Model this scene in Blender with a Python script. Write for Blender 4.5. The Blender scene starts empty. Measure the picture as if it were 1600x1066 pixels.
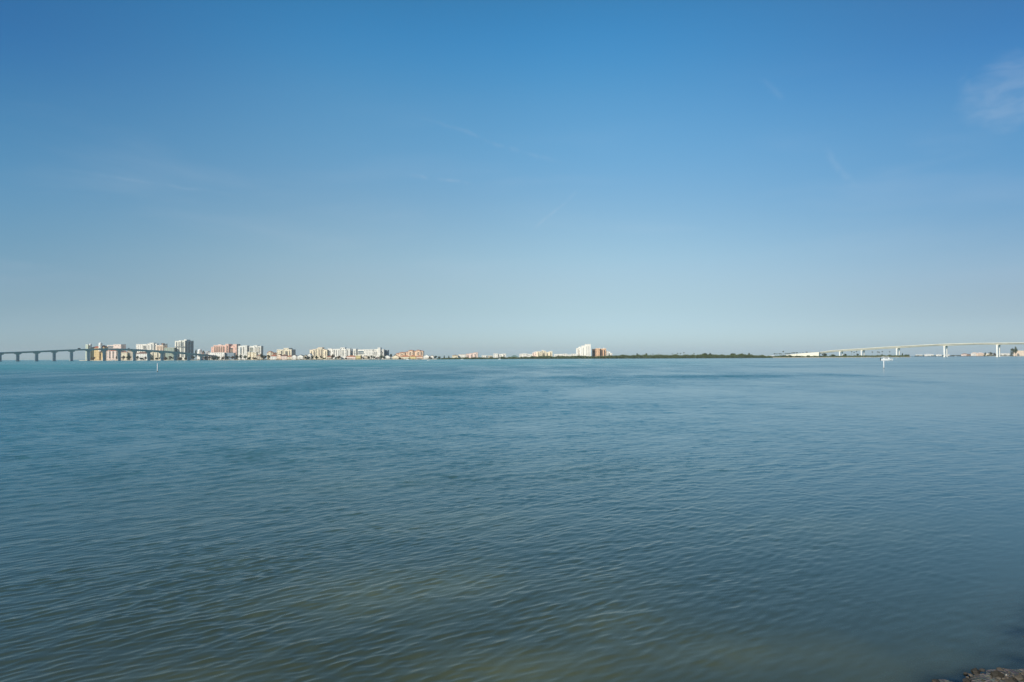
import bpy, bmesh, math, random
import numpy as np
from mathutils import Vector, Matrix, noise as mnoise

random.seed(7)
RNG = np.random.default_rng(7)
R = math.radians
SC = bpy.context.scene
COL = SC.collection

# ------------------------------------------------------------------ camera
CAMH = 3.5            # eye height above the bay (m)
F = 1067.0            # focal length in pixels of a 1600 px wide frame
def YH(px): return 558.7 - 0.0045 * (px - 800)          # the far horizon
def W(px, py, Y):                                        # metres for a sight line at distance Y
    return Vector(((px - 800) / F * Y, Y, CAMH + (YH(px) - py) * Y / F))

cam_d = bpy.data.cameras.new('camera'); cam = bpy.data.objects.new('camera', cam_d); COL.objects.link(cam)
cam_d.sensor_width = 36.0; cam_d.lens = 36.0 * F / 1600.0
cam_d.clip_start = 0.1; cam_d.clip_end = 90000
pitch = math.atan((558.7 - 533.0) / F)
cam.matrix_world = Matrix.Translation((0, 0, CAMH)) @ Matrix.Rotation(R(90) + pitch, 4, 'X') @ Matrix.Rotation(-0.0045, 4, 'Z')
SC.camera = cam

# ------------------------------------------------------------------ light
SUN_EL, SUN_AZ = 29.0, 46.0         # sun behind the camera, to its left
sd = Vector((-math.sin(R(SUN_AZ)) * math.cos(R(SUN_EL)), -math.cos(R(SUN_AZ)) * math.cos(R(SUN_EL)), math.sin(R(SUN_EL))))
sl = bpy.data.lights.new('sun', 'SUN'); sl.energy = 5.0; sl.angle = R(0.53); sl.color = (1.0, 0.915, 0.79)
so = bpy.data.objects.new('sun', sl); COL.objects.link(so)
so.rotation_euler = sd.to_track_quat('Z', 'Y').to_euler()

def nd(nt, t, **kw):
    n = nt.nodes.new(t)
    for k, v in kw.items(): setattr(n, k, v)
    return n

def mth(nt, op, a, b=None, c=None, clamp=False):
    n = nt.nodes.new('ShaderNodeMath'); n.operation = op; n.use_clamp = clamp
    for i, v in enumerate((a, b, c)):
        if v is None: continue
        if isinstance(v, (int, float)): n.inputs[i].default_value = v
        else: nt.links.new(v, n.inputs[i])
    return n.outputs[0]

def build_world():
    w = bpy.data.worlds.new('World'); SC.world = w; w.use_nodes = True
    nt = w.node_tree; nt.nodes.clear(); L = nt.links.new
    sky = nd(nt, 'ShaderNodeTexSky', sky_type='NISHITA', sun_disc=False)
    sky.sun_elevation = R(SUN_EL)
    sky.sun_rotation = R(180.0 + SUN_AZ)
    sky.altitude = 0; sky.air_density = AIR; sky.dust_density = DUST; sky.ozone_density = OZONE
    tc = nd(nt, 'ShaderNodeTexCoord')
    sep = nd(nt, 'ShaderNodeSeparateXYZ'); L(tc.outputs['Generated'], sep.inputs[0])
    az = mth(nt, 'ARCTAN2', sep.outputs[0], sep.outputs[1])
    el = mth(nt, 'ARCSINE', sep.outputs[2])
    cmb = nd(nt, 'ShaderNodeCombineXYZ'); L(az, cmb.inputs[0]); L(el, cmb.inputs[1])
    def noise(scale, sx, sy, detail=5, rot=0.0, dist=0.0):
        mp = nd(nt, 'ShaderNodeMapping'); mp.inputs['Scale'].default_value = (sx, sy, 1); mp.inputs['Rotation'].default_value = (0, 0, rot)
        L(cmb.outputs[0], mp.inputs[0])
        n = nd(nt, 'ShaderNodeTexNoise'); n.inputs['Scale'].default_value = scale; n.inputs['Detail'].default_value = detail
        n.inputs['Distortion'].default_value = dist
        L(mp.outputs[0], n.inputs['Vector']); return n.outputs['Fac']
    def dirpx(px, py):
        a = math.atan((px - 800) / F); e = math.atan((YH(px) - py) / F * math.cos(a)); return a, e
    def sm(x, lo, hi):
        n = nd(nt, 'ShaderNodeMapRange', interpolation_type='SMOOTHSTEP'); n.clamp = True
        L(x, n.inputs[0]); n.inputs[1].default_value = lo; n.inputs[2].default_value = hi; return n.outputs[0]
    dens = None
    def add(x):
        nonlocal dens
        dens = x if dens is None else mth(nt, 'ADD', dens, x)
    # the small cirrus patch high on the right: crisp curved left edge, wispy fibres
    a0, e0 = dirpx(1598, 138)
    u = mth(nt, 'SUBTRACT', az, a0); v = mth(nt, 'SUBTRACT', el, e0)
    wob = mth(nt, 'MULTIPLY_ADD', noise(26, 1, 1.6, 8, 0.0, 0.6), 1.7, -0.85)
    uu = mth(nt, 'DIVIDE', mth(nt, 'ADD', u, mth(nt, 'MULTIPLY', v, -0.12)), 0.068)
    vv = mth(nt, 'DIVIDE', v, 0.046)
    d2 = mth(nt, 'ADD', mth(nt, 'ADD', mth(nt, 'MULTIPLY', uu, uu), mth(nt, 'MULTIPLY', vv, vv)), wob)
    blob = sm(d2, 1.0, 0.1)
    add(mth(nt, 'MULTIPLY', mth(nt, 'MULTIPLY', blob, sm(noise(30, 1, 2.6, 8, 0.35, 0.8), 0.0, 0.8)), 0.13))
    # old contrails, worn thin
    for (x1, y1, x2, y2, wd, st) in ((640, 172, 892, 258, 0.0024, 0.05), (70, 258, 385, 306, 0.0017, 0.05), (632, 272, 742, 285, 0.0022, 0.085),
                                     (910, 292, 830, 362, 0.0018, 0.08), (1290, 225, 1342, 294, 0.0042, 0.055), (1190, 112, 1232, 156, 0.004, 0.038)):
        p = Vector(dirpx(x1, y1)); q = Vector(dirpx(x2, y2)); d = q - p; ln = d.length; d /= ln
        ru = mth(nt, 'SUBTRACT', az, p.x); rv = mth(nt, 'SUBTRACT', el, p.y)
        t = mth(nt, 'ADD', mth(nt, 'MULTIPLY', ru, d.x), mth(nt, 'MULTIPLY', rv, d.y))
        s = mth(nt, 'ADD', mth(nt, 'MULTIPLY', ru, -d.y), mth(nt, 'MULTIPLY', rv, d.x))
        s = mth(nt, 'ADD', s, mth(nt, 'MULTIPLY_ADD', noise(22, 1, 1, 3), 0.012, -0.006))
        g = mth(nt, 'EXPONENT', mth(nt, 'MULTIPLY', mth(nt, 'MULTIPLY', s, s), -1.0 / (wd * wd)))
        tt = mth(nt, 'DIVIDE', t, ln)
        env = mth(nt, 'MULTIPLY', sm(tt, -0.02, 0.35), sm(tt, 1.02, 0.75))
        brk = sm(noise(60, 1, 1, 3), 0.3, 0.6)
        add(mth(nt, 'MULTIPLY', mth(nt, 'MULTIPLY', g, env), mth(nt, 'MULTIPLY', brk, st)))
    # very thin high veils
    veil = mth(nt, 'MULTIPLY', sm(noise(3.0, 1, 5, 5, 0.06, 0.4), 0.48, 0.75), mth(nt, 'MULTIPLY', sm(el, 0.02, 0.12), sm(el, 0.42, 0.2)))
    add(mth(nt, 'MULTIPLY', veil, 0.06))
    # how much clearer / bluer this sky is than the model's, by height above the horizon and bearing
    def ramp(tab):
        n = nd(nt, 'ShaderNodeValToRGB'); n.color_ramp.interpolation = 'CARDINAL'
        e = n.color_ramp.elements
        while len(e) < len(tab): e.new(0.5)
        for i, (p, c) in enumerate(tab): e[i].position = p / 0.6; e[i].color = (*[v / 2 for v in c], 1)
        L(mth(nt, 'DIVIDE', el, 0.6), n.inputs[0]); return n.outputs[0]
    lft, mid_, rgt = (ramp(t) for t in SKYFIT)
    m1 = nd(nt, 'ShaderNodeMix', data_type='RGBA'); L(sm(az, -0.80, -0.20), m1.inputs[0]); L(lft, m1.inputs['A']); L(mid_, m1.inputs['B'])
    m2 = nd(nt, 'ShaderNodeMix', data_type='RGBA'); L(sm(az, 0.05, 0.74), m2.inputs[0]); L(m1.outputs['Result'], m2.inputs['A']); L(rgt, m2.inputs['B'])
    dbl = nd(nt, 'ShaderNodeVectorMath', operation='SCALE'); L(m2.outputs['Result'], dbl.inputs[0]); dbl.inputs['Scale'].default_value = 2.0
    tint = nd(nt, 'ShaderNodeMix', data_type='RGBA', blend_type='MULTIPLY'); tint.inputs[0].default_value = 1.0
    L(sky.outputs[0], tint.inputs['A']); L(dbl.outputs[0], tint.inputs['B'])
    mx = nd(nt, 'ShaderNodeMix', data_type='RGBA'); L(dens, mx.inputs[0]); L(tint.outputs['Result'], mx.inputs['A'])
    mx.inputs['B'].default_value = (7.5, 7.8, 8.2, 1)
    bg = nd(nt, 'ShaderNodeBackground'); bg.inputs['Strength'].default_value = SKY_STR
    L(mx.outputs['Result'], bg.inputs[0])
    out = nd(nt, 'ShaderNodeOutputWorld'); L(bg.outputs[0], out.inputs[0])

AIR, DUST, OZONE, SKY_STR = 1.0, 0.8, 1.5, 0.1
SKYFIT = ([(0.0, (0.86, 1.38, 2.18)), (0.013, (0.748, 1.12, 1.755)), (0.0544, (0.63, 0.85, 1.19)), (0.1142, (0.57, 0.825, 1.021)), (0.2095, (0.474, 0.90, 1.11)), (0.3011, (0.336, 0.848, 1.135)), (0.3878, (0.222, 0.703, 1.102)), (0.6, (0.36, 0.74, 0.92))],
          [(0.0, (1.06, 1.48, 2.2)), (0.0128, (0.902, 1.204, 1.743)), (0.0643, (0.84, 0.98, 1.19)), (0.1385, (0.98, 1.085, 1.101)), (0.2555, (0.847, 1.21, 1.28)), (0.3658, (0.638, 1.291, 1.474)), (0.4675, (0.395, 1.19, 1.506)), (0.6, (0.52, 1.02, 1.12))],
          [(0.0, (0.80, 1.12, 1.74)), (0.0096, (0.691, 0.932, 1.398)), (0.049, (0.535, 0.642, 0.88)), (0.1089, (0.56, 0.649, 0.769)), (0.2044, (0.449, 0.709, 0.86)), (0.2962, (0.397, 0.776, 0.981)), (0.3832, (0.284, 0.705, 1.008)), (0.6, (0.48, 0.74, 0.82))])
build_world()
SC.view_settings.view_transform = 'Standard'; SC.view_settings.look = 'None'
SC.view_settings.exposure = 0.0; SC.view_settings.gamma = 1.0; SC.view_settings.use_curve_mapping = False

# ------------------------------------------------------------------ materials
_m = {}
def mat(name, col, rough=0.75, var=0.12, scale=0.15, spec=0.35):
    if name in _m: return _m[name]
    m = bpy.data.materials.new(name); m.use_nodes = True; nt = m.node_tree
    b = nt.nodes['Principled BSDF']; b.inputs['Roughness'].default_value = rough; b.inputs['Specular IOR Level'].default_value = spec
    tc = nd(nt, 'ShaderNodeTexCoord'); n = nd(nt, 'ShaderNodeTexNoise'); n.inputs['Scale'].default_value = scale; n.inputs['Detail'].default_value = 6
    nt.links.new(tc.outputs['Object'], n.inputs['Vector'])
    r = nd(nt, 'ShaderNodeMapRange'); nt.links.new(n.outputs['Fac'], r.inputs[0])
    r.inputs[1].default_value = 0.25; r.inputs[2].default_value = 0.75; r.inputs[3].default_value = 1 - var; r.inputs[4].default_value = 1 + var * 0.5
    mx = nd(nt, 'ShaderNodeMix', data_type='RGBA', blend_type='MULTIPLY'); mx.inputs[0].default_value = 1
    mx.inputs['A'].default_value = (*col, 1); nt.links.new(r.outputs[0], mx.inputs['B'])
    nt.links.new(mx.outputs['Result'], b.inputs['Base Color'])
    _m[name] = m; return m

def leafmat(name, c1, c2):
    if name in _m: return _m[name]
    m = bpy.data.materials.new(name); m.use_nodes = True; nt = m.node_tree
    b = nt.nodes['Principled BSDF']; b.inputs['Roughness'].default_value = 0.6; b.inputs['Specular IOR Level'].default_value = 0.25
    g = nd(nt, 'ShaderNodeNewGeometry'); cr = nd(nt, 'ShaderNodeMix', data_type='RGBA')
    cr.inputs['A'].default_value = (*c1, 1); cr.inputs['B'].default_value = (*c2, 1)
    nt.links.new(g.outputs['Random Per Island'], cr.inputs[0]); nt.links.new(cr.outputs['Result'], b.inputs['Base Color'])
    tr = nd(nt, 'ShaderNodeBsdfTranslucent'); nt.links.new(cr.outputs['Result'], tr.inputs['Color'])
    ms = nd(nt, 'ShaderNodeMixShader'); ms.inputs[0].default_value = 0.25
    nt.links.new(b.outputs[0], ms.inputs[1]); nt.links.new(tr.outputs[0], ms.inputs[2])
    nt.links.new(ms.outputs[0], nt.nodes['Material Output'].inputs['Surface'])
    _m[name] = m; return m

WHITE = mat('white_stucco', (0.88, 0.84, 0.76)); CREAM = mat('cream_stucco', (0.87, 0.76, 0.56)); PALE = mat('pale_green_stucco', (0.66, 0.70, 0.56))
OCHRE = mat('ochre_stucco', (0.74, 0.54, 0.27)); PINK = mat('pink_stucco', (0.78, 0.50, 0.40)); BLUSH = mat('blush_stucco', (0.85, 0.68, 0.59))
SALMON = mat('salmon_stucco', (0.84, 0.60, 0.42)); ORANGE = mat('orange_stucco', (0.76, 0.48, 0.30)); PEACH = mat('peach_stucco', (0.86, 0.66, 0.50))
GREY = mat('grey_render', (0.42, 0.44, 0.45)); BEIGE = mat('beige_stucco', (0.62, 0.54, 0.42)); YELLOW = mat('yellow_stucco', (0.80, 0.66, 0.30))
GREENG = mat('green_grey_render', (0.36, 0.42, 0.34)); BLUEG = mat('blue_grey_cladding_and_shade', (0.25, 0.31, 0.36)); BROWN = mat('brown_render', (0.34, 0.22, 0.15))  # the blue grey also paints shade on two buildings
TERRA = mat('terracotta_tiles', (0.42, 0.15, 0.09), var=0.3, scale=0.8); BRNROOF = mat('brown_tiles', (0.20, 0.11, 0.08), var=0.3, scale=0.8)
ORROOF = mat('orange_tiles', (0.55, 0.24, 0.13), var=0.3, scale=0.8); GRYROOF = mat('grey_shingles', (0.16, 0.18, 0.18), var=0.25, scale=0.8)
WHTROOF = mat('white_membrane', (0.76, 0.76, 0.74)); GREENROOF = mat('green_metal_roof', (0.14, 0.22, 0.20))
GLASS = mat('dark_window_glass', (0.035, 0.05, 0.06), rough=0.12, spec=0.5); BGLASS = mat('blue_window_glass', (0.07, 0.13, 0.17), rough=0.12, spec=0.5)
CONC = mat('grey_concrete', (0.46, 0.48, 0.46), rough=0.85, var=0.2, scale=0.08); CONCL = mat('light_concrete', (0.60, 0.57, 0.46), rough=0.85, var=0.15, scale=0.08)
CONCW = mat('white_concrete', (0.76, 0.74, 0.68), rough=0.8, var=0.12, scale=0.1)
ASPH = mat('asphalt', (0.05, 0.05, 0.05), rough=0.9); BARK = mat('bark', (0.12, 0.09, 0.065), rough=0.9); PALMBARK = mat('palm_bark', (0.22, 0.18, 0.14), rough=0.9)
PAINT = mat('white_gelcoat', (0.82, 0.82, 0.82), rough=0.25, var=0.04, spec=0.5); DARK = mat('black_rubber', (0.02, 0.02, 0.022), rough=0.5)
POSTW = mat('white_post_paint', (0.58, 0.60, 0.60), rough=0.6, var=0.2, scale=2.0)
SAND = mat('dry_sand', (0.62, 0.54, 0.40), rough=0.95, var=0.15, scale=0.05); SOIL = mat('grassy_soil', (0.12, 0.13, 0.06), rough=0.95, var=0.4, scale=0.03)
LF = {'dark': leafmat('dark_leaves', (0.030, 0.050, 0.022), (0.075, 0.10, 0.040)), 'green': leafmat('green_leaves', (0.050, 0.080, 0.026), (0.12, 0.15, 0.055)),
      'brown': leafmat('brown_green_leaves', (0.075, 0.050, 0.026), (0.16, 0.11, 0.055)), 'palm': leafmat('palm_fronds', (0.030, 0.055, 0.022), (0.075, 0.10, 0.040)),
      'mangrove': leafmat('mangrove_leaves', (0.055, 0.095, 0.030), (0.20, 0.24, 0.085))}

# ------------------------------------------------------------------ object helpers
def tag(o, label, cat, group=None):
    o['label'] = label; o['category'] = cat
    if group: o['group'] = group
    return o
def empty(name, loc, rz=0.0):
    o = bpy.data.objects.new(name, None); COL.objects.link(o); o.location = loc; o.rotation_euler = (0, 0, rz); o.empty_display_size = 1
    return o
def link(name, me, parent=None):
    o = bpy.data.objects.new(name, me); COL.objects.link(o)
    if parent is not None: o.parent = parent
    return o
class MB:                      # a small mesh collector
    def __init__(s): s.v = []; s.f = []; s.mi = []
    def poly(s, pts, faces, mi=0):
        o = len(s.v); s.v += [tuple(p) for p in pts]
        for f in faces: s.f.append(tuple(i + o for i in f)); s.mi.append(mi)
    def box(s, x0, x1, y0, y1, z0, z1, mi=0):
        s.poly([(x0, y0, z0), (x1, y0, z0), (x1, y1, z0), (x0, y1, z0), (x0, y0, z1), (x1, y0, z1), (x1, y1, z1), (x0, y1, z1)],
               [(0, 3, 2, 1), (4, 5, 6, 7), (0, 1, 5, 4), (1, 2, 6, 5), (2, 3, 7, 6), (3, 0, 4, 7)], mi)
    def tube(s, p, q, r0, r1, n=8, mi=0, caps=True):
        p = Vector(p); q = Vector(q); d = (q - p).normalized(); a = d.orthogonal().normalized(); b = d.cross(a)
        pts = [p + (a * math.cos(2 * math.pi * i / n) + b * math.sin(2 * math.pi * i / n)) * r0 for i in range(n)]
        pts += [q + (a * math.cos(2 * math.pi * i / n) + b * math.sin(2 * math.pi * i / n)) * r1 for i in range(n)]
        fs = [(i, (i + 1) % n, n + (i + 1) % n, n + i) for i in range(n)]
        if caps: fs += [tuple(range(n - 1, -1, -1)), tuple(range(n, 2 * n))]
        s.poly(pts, fs, mi)
    def lathe(s, cx, cy, prof, n=12, mi=0):
        pts = []; fs = []
        for (r, z) in prof:
            pts += [(cx + r * math.cos(2 * math.pi * i / n), cy + r * math.sin(2 * math.pi * i / n), z) for i in range(n)]
        for k in range(len(prof) - 1):
            for i in range(n): fs.append((k * n + i, k * n + (i + 1) % n, (k + 1) * n + (i + 1) % n, (k + 1) * n + i))
        s.poly(pts, fs, mi)
    def hip(s, x0, x1, y0, y1, z0, h, oh=0.6, mi=0):
        x0 -= oh; x1 += oh; y0 -= oh; y1 += oh; w = x1 - x0; d = y1 - y0; cy = (y0 + y1) / 2; cx = (x0 + x1) / 2; t = 0.25
        k = min(w, d) / 2
        a, b = ((x0 + k, cy), (x1 - k, cy)) if w >= d else ((cx, y0 + k), (cx, y1 - k))
        P = [(x0, y0, z0), (x1, y0, z0), (x1, y1, z0), (x0, y1, z0), (x0, y0, z0 + t), (x1, y0, z0 + t), (x1, y1, z0 + t), (x0, y1, z0 + t), (*a, z0 + h), (*b, z0 + h)]
        if w >= d: top = [(4, 5, 9, 8), (5, 6, 9), (6, 7, 8, 9), (7, 4, 8)]
        else: top = [(4, 5, 8), (5, 6, 9, 8), (6, 7, 9), (7, 4, 8, 9)]
        s.poly(P, [(0, 3, 2, 1), (0, 1, 5, 4), (1, 2, 6, 5), (2, 3, 7, 6), (3, 0, 4, 7)] + top, mi)
    def gable(s, x0, x1, y0, y1, z0, h, oh=0.5, mi=0, along='y'):
        # two roof slabs, the gable triangle stays with the wall
        t = 0.3
        if along == 'y':
            cx = (x0 + x1) / 2; k = oh * h / ((x1 - x0) / 2)
            for sx, xe in ((-1, x0 - oh), (1, x1 + oh)):
                P = [(xe, y0 - oh, z0 - k), (cx, y0 - oh, z0 + h), (cx, y1 + oh, z0 + h), (xe, y1 + oh, z0 - k)]
                P += [(p[0], p[1], p[2] + t) for p in P]
                s.poly(P, [(0, 1, 2, 3), (7, 6, 5, 4), (0, 4, 5, 1), (1, 5, 6, 2), (2, 6, 7, 3), (3, 7, 4, 0)], mi)
        else:
            cy = (y0 + y1) / 2; k = oh * h / ((y1 - y0) / 2)
            for ye in (y0 - oh, y1 + oh):
                P = [(x0 - oh, ye, z0 - k), (x1 + oh, ye, z0 - k), (x1 + oh, cy, z0 + h), (x0 - oh, cy, z0 + h)]
                P += [(p[0], p[1], p[2] + t) for p in P]
                s.poly(P, [(0, 1, 2, 3), (7, 6, 5, 4), (0, 4, 5, 1), (1, 5, 6, 2), (2, 6, 7, 3), (3, 7, 4, 0)], mi)
    def mesh(s, name, mats, smooth=False):
        me = bpy.data.meshes.new(name); me.from_pydata(s.v, [], s.f)
        for m in (mats if isinstance(mats, (list, tuple)) else [mats]): me.materials.append(m)
        me.polygons.foreach_set('material_index', s.mi)
        me.polygons.foreach_set('use_smooth', [smooth] * len(s.f))
        bm = bmesh.new(); bm.from_mesh(me); bmesh.ops.recalc_face_normals(bm, faces=bm.faces); bm.to_mesh(me); bm.free()
        return me
    def build(s, name, mats, parent=None, smooth=False):
        return link(name, s.mesh(name, mats, smooth), parent)

def structure(o): o['kind'] = 'structure'; return o
def stuff(o): o['kind'] = 'stuff'; return o

# ------------------------------------------------------------------ shallow bed and near shore (bottom right corner)
def shore_s(x, y): return 0.62 * (x - 6.10) - 0.78 * (y - 7.95)
def bed_z(x, y, n=0.0):
    s = shore_s(x, y)
    return np.clip(np.where(s > 0, 0.02 + 0.10 * s, 0.02 + np.where(s > -0.5, 0.065 * s, -0.0325 + 0.20 * (s + 0.5))), -0.9, 1.2) + n

def fbm(x, y, scale, seed, octs=4):
    """cheap value noise, vectorised"""
    out = np.zeros_like(x, dtype=np.float64); amp = 1.0; tot = 0
    for o in range(octs):
        fx = x / scale; fy = y / scale
        ix = np.floor(fx); iy = np.floor(fy); u = fx - ix; v = fy - iy
        u = u * u * (3 - 2 * u); v = v * v * (3 - 2 * v)
        def h(a, b):
            n = np.sin(a * 127.1 + b * 311.7 + seed * 74.7 + o * 17.3) * 43758.5453
            return n - np.floor(n)
        out += amp * ((h(ix, iy) * (1 - u) + h(ix + 1, iy) * u) * (1 - v) + (h(ix, iy + 1) * (1 - u) + h(ix + 1, iy + 1) * u) * v)
        tot += amp; amp *= 0.5; scale = scale / 2.03
    return out / tot

def grid_mesh(name, V, nr, nc, mats, attrs=None):
    me = bpy.data.meshes.new(name)
    i = np.arange((nr - 1) * (nc - 1)); r = i // (nc - 1); c = i % (nc - 1); a = r * nc + c
    Q = np.stack([a, a + 1, a + nc + 1, a + nc], 1).astype(np.int32)
    me.vertices.add(len(V)); me.vertices.foreach_set('co', V.astype(np.float32).ravel())
    me.loops.add(Q.size); me.loops.foreach_set('vertex_index', Q.ravel())
    me.polygons.add(len(Q)); me.polygons.foreach_set('loop_start', np.arange(0, Q.size, 4, dtype=np.int32))
    me.polygons.foreach_set('use_smooth', np.ones(len(Q), dtype=bool))
    me.update(calc_edges=True)
    for m in mats: me.materials.append(m)
    for k, v in (attrs or {}).items():
        at = me.attributes.new(k, 'FLOAT', 'POINT'); at.data.foreach_set('value', v.astype(np.float32))
    return me

def shore_material():
    m = bpy.data.materials.new('wet_shore_shingle'); m.use_nodes = True; nt = m.node_tree; L = nt.links.new
    b = nt.nodes['Principled BSDF']; b.inputs['Roughness'].default_value = 0.75
    tc = nd(nt, 'ShaderNodeTexCoord')
    n1 = nd(nt, 'ShaderNodeTexNoise'); n1.inputs['Scale'].default_value = 5; n1.inputs['Detail'].default_value = 8; L(tc.outputs['Object'], n1.inputs['Vector'])
    v1 = nd(nt, 'ShaderNodeTexVoronoi'); v1.inputs['Scale'].default_value = 28; L(tc.outputs['Object'], v1.inputs['Vector'])
    cr = nd(nt, 'ShaderNodeValToRGB'); L(n1.outputs['Fac'], cr.inputs[0])
    e = cr.color_ramp.elements; e[0].position = 0.3; e[0].color = (0.055, 0.048, 0.035, 1); e[1].position = 0.75; e[1].color = (0.17, 0.14, 0.095, 1)
    mx = nd(nt, 'ShaderNodeMix', data_type='RGBA', blend_type='OVERLAY'); mx.inputs[0].default_value = 0.5
    L(cr.outputs[0], mx.inputs['A']); L(v1.outputs['Color'], mx.inputs['B'])
    ds = nd(nt, 'ShaderNodeHueSaturation'); ds.inputs['Saturation'].default_value = 0.5; L(mx.outputs['Result'], ds.inputs['Color'])
    L(ds.outputs[0], b.inputs['Base Color'])
    bp = nd(nt, 'ShaderNodeBump'); bp.inputs['Strength'].default_value = 0.8; bp.inputs['Distance'].default_value = 0.03; L(v1.outputs['Distance'], bp.inputs['Height']); L(bp.outputs[0], b.inputs['Normal'])
    return m

SHORE = shore_material()
nr, nc = 420, 420
gx = np.linspace(-14, 26, nc); gy = np.linspace(-10, 24, nr); X, Y_ = np.meshgrid(gx, gy); X = X.ravel(); Y_ = Y_.ravel()
Zb = bed_z(X, Y_) + (fbm(X, Y_, 0.9, 3) - 0.5) * 0.16 + (fbm(X, Y_, 0.22, 9, 3) - 0.5) * 0.05
structure(link('shore', grid_mesh('shore', np.stack([X, Y_, Zb], 1), nr, nc, [SHORE])))

# loose stones and shell along that water's edge: nobody could count them
mb = MB()
ico = bmesh.new(); bmesh.ops.create_icosphere(ico, subdivisions=1, radius=1); iv = [v.co.copy() for v in ico.verts]; ifc = [tuple(v.index for v in f.verts) for f in ico.faces]; ico.free()
for i in range(5200):
    s = random.gauss(0.22, 0.40); t = random.uniform(-9, 9)
    x = 6.10 + 0.62 * s + 0.78 * t; y = 7.95 - 0.78 * s + 0.62 * t
    r = min(0.07, 0.010 + random.expovariate(1 / 0.013))
    z = float(bed_z(np.array(x), np.array(y))) + (float(fbm(np.array([x]), np.array([y]), 0.9, 3)[0]) - 0.5) * 0.16 + r * 0.25
    sc = Vector((random.uniform(0.7, 1.4), random.uniform(0.7, 1.4), random.uniform(0.45, 0.8))) * r
    rot = Matrix.Rotation(random.uniform(0, 6.28), 3, 'Z'); jit = random.random() * 50
    pts = [rot @ Vector((v.x * sc.x, v.y * sc.y, v.z * sc.z)) * (0.8 + 0.4 * mnoise.noise(v * 1.3 + Vector((jit, 0, 0)))) + Vector((x, y, z)) for v in iv]
    mb.poly(pts, ifc, 1 if random.random() < 0.012 else 0)
STONE = leafmat('wet_stones', (0.035, 0.031, 0.024), (0.13, 0.11, 0.085)); SHELL = mat('bleached_shell', (0.5, 0.48, 0.42))
stuff(mb.build('shore_stones', [STONE, SHELL]))

# ------------------------------------------------------------------ the bay
def water_material():
    m = bpy.data.materials.new('bay_water'); m.use_nodes = True; nt = m.node_tree; L = nt.links.new
    b = nt.nodes['Principled BSDF']; b.inputs['IOR'].default_value = 1.333; b.inputs['Specular IOR Level'].default_value = 0.5
    at = lambda n: nd(nt, 'ShaderNodeAttribute', attribute_name=n).outputs['Fac']
    L(at('unresolved'), b.inputs['Roughness'])
    tc = nd(nt, 'ShaderNodeTexCoord')
    # what lies under the surface: dark weed and paler sand flats, greener and clearer farther out
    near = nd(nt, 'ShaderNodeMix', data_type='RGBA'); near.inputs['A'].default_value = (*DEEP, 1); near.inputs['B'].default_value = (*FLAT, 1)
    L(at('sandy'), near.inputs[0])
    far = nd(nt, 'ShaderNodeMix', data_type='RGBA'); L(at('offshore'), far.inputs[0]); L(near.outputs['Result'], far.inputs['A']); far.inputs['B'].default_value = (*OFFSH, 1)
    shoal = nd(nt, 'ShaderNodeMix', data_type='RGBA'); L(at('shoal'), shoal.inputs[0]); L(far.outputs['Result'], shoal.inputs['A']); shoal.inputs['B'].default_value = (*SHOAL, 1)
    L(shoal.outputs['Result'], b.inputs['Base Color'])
    # the clear shallows at the shore let the bed show through
    tr = nd(nt, 'ShaderNodeBsdfTransparent'); tr.inputs[0].default_value = (0.80, 0.86, 0.80, 1)
    gl = nd(nt, 'ShaderNodeBsdfGlossy'); L(at('unresolved'), gl.inputs['Roughness'])
    fr = nd(nt, 'ShaderNodeFresnel'); fr.inputs[0].default_value = 1.333
    clear = nd(nt, 'ShaderNodeMixShader'); L(fr.outputs[0], clear.inputs[0]); L(tr.outputs[0], clear.inputs[1]); L(gl.outputs[0], clear.inputs[2])
    ms = nd(nt, 'ShaderNodeMixShader'); L(at('clarity'), ms.inputs[0]); L(b.outputs[0], ms.inputs[1]); L(clear.outputs[0], ms.inputs[2])
    L(ms.outputs[0], nt.nodes['Material Output'].inputs['Surface'])
    return m
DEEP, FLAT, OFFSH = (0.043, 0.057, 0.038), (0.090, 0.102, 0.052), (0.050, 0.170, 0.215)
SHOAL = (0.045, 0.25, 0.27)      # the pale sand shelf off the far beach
SLOPE = 0.080

def sstep(x, a, b):
    t = np.clip((x - a) / (b - a), 0, 1); return t * t * (3 - 2 * t)

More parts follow.
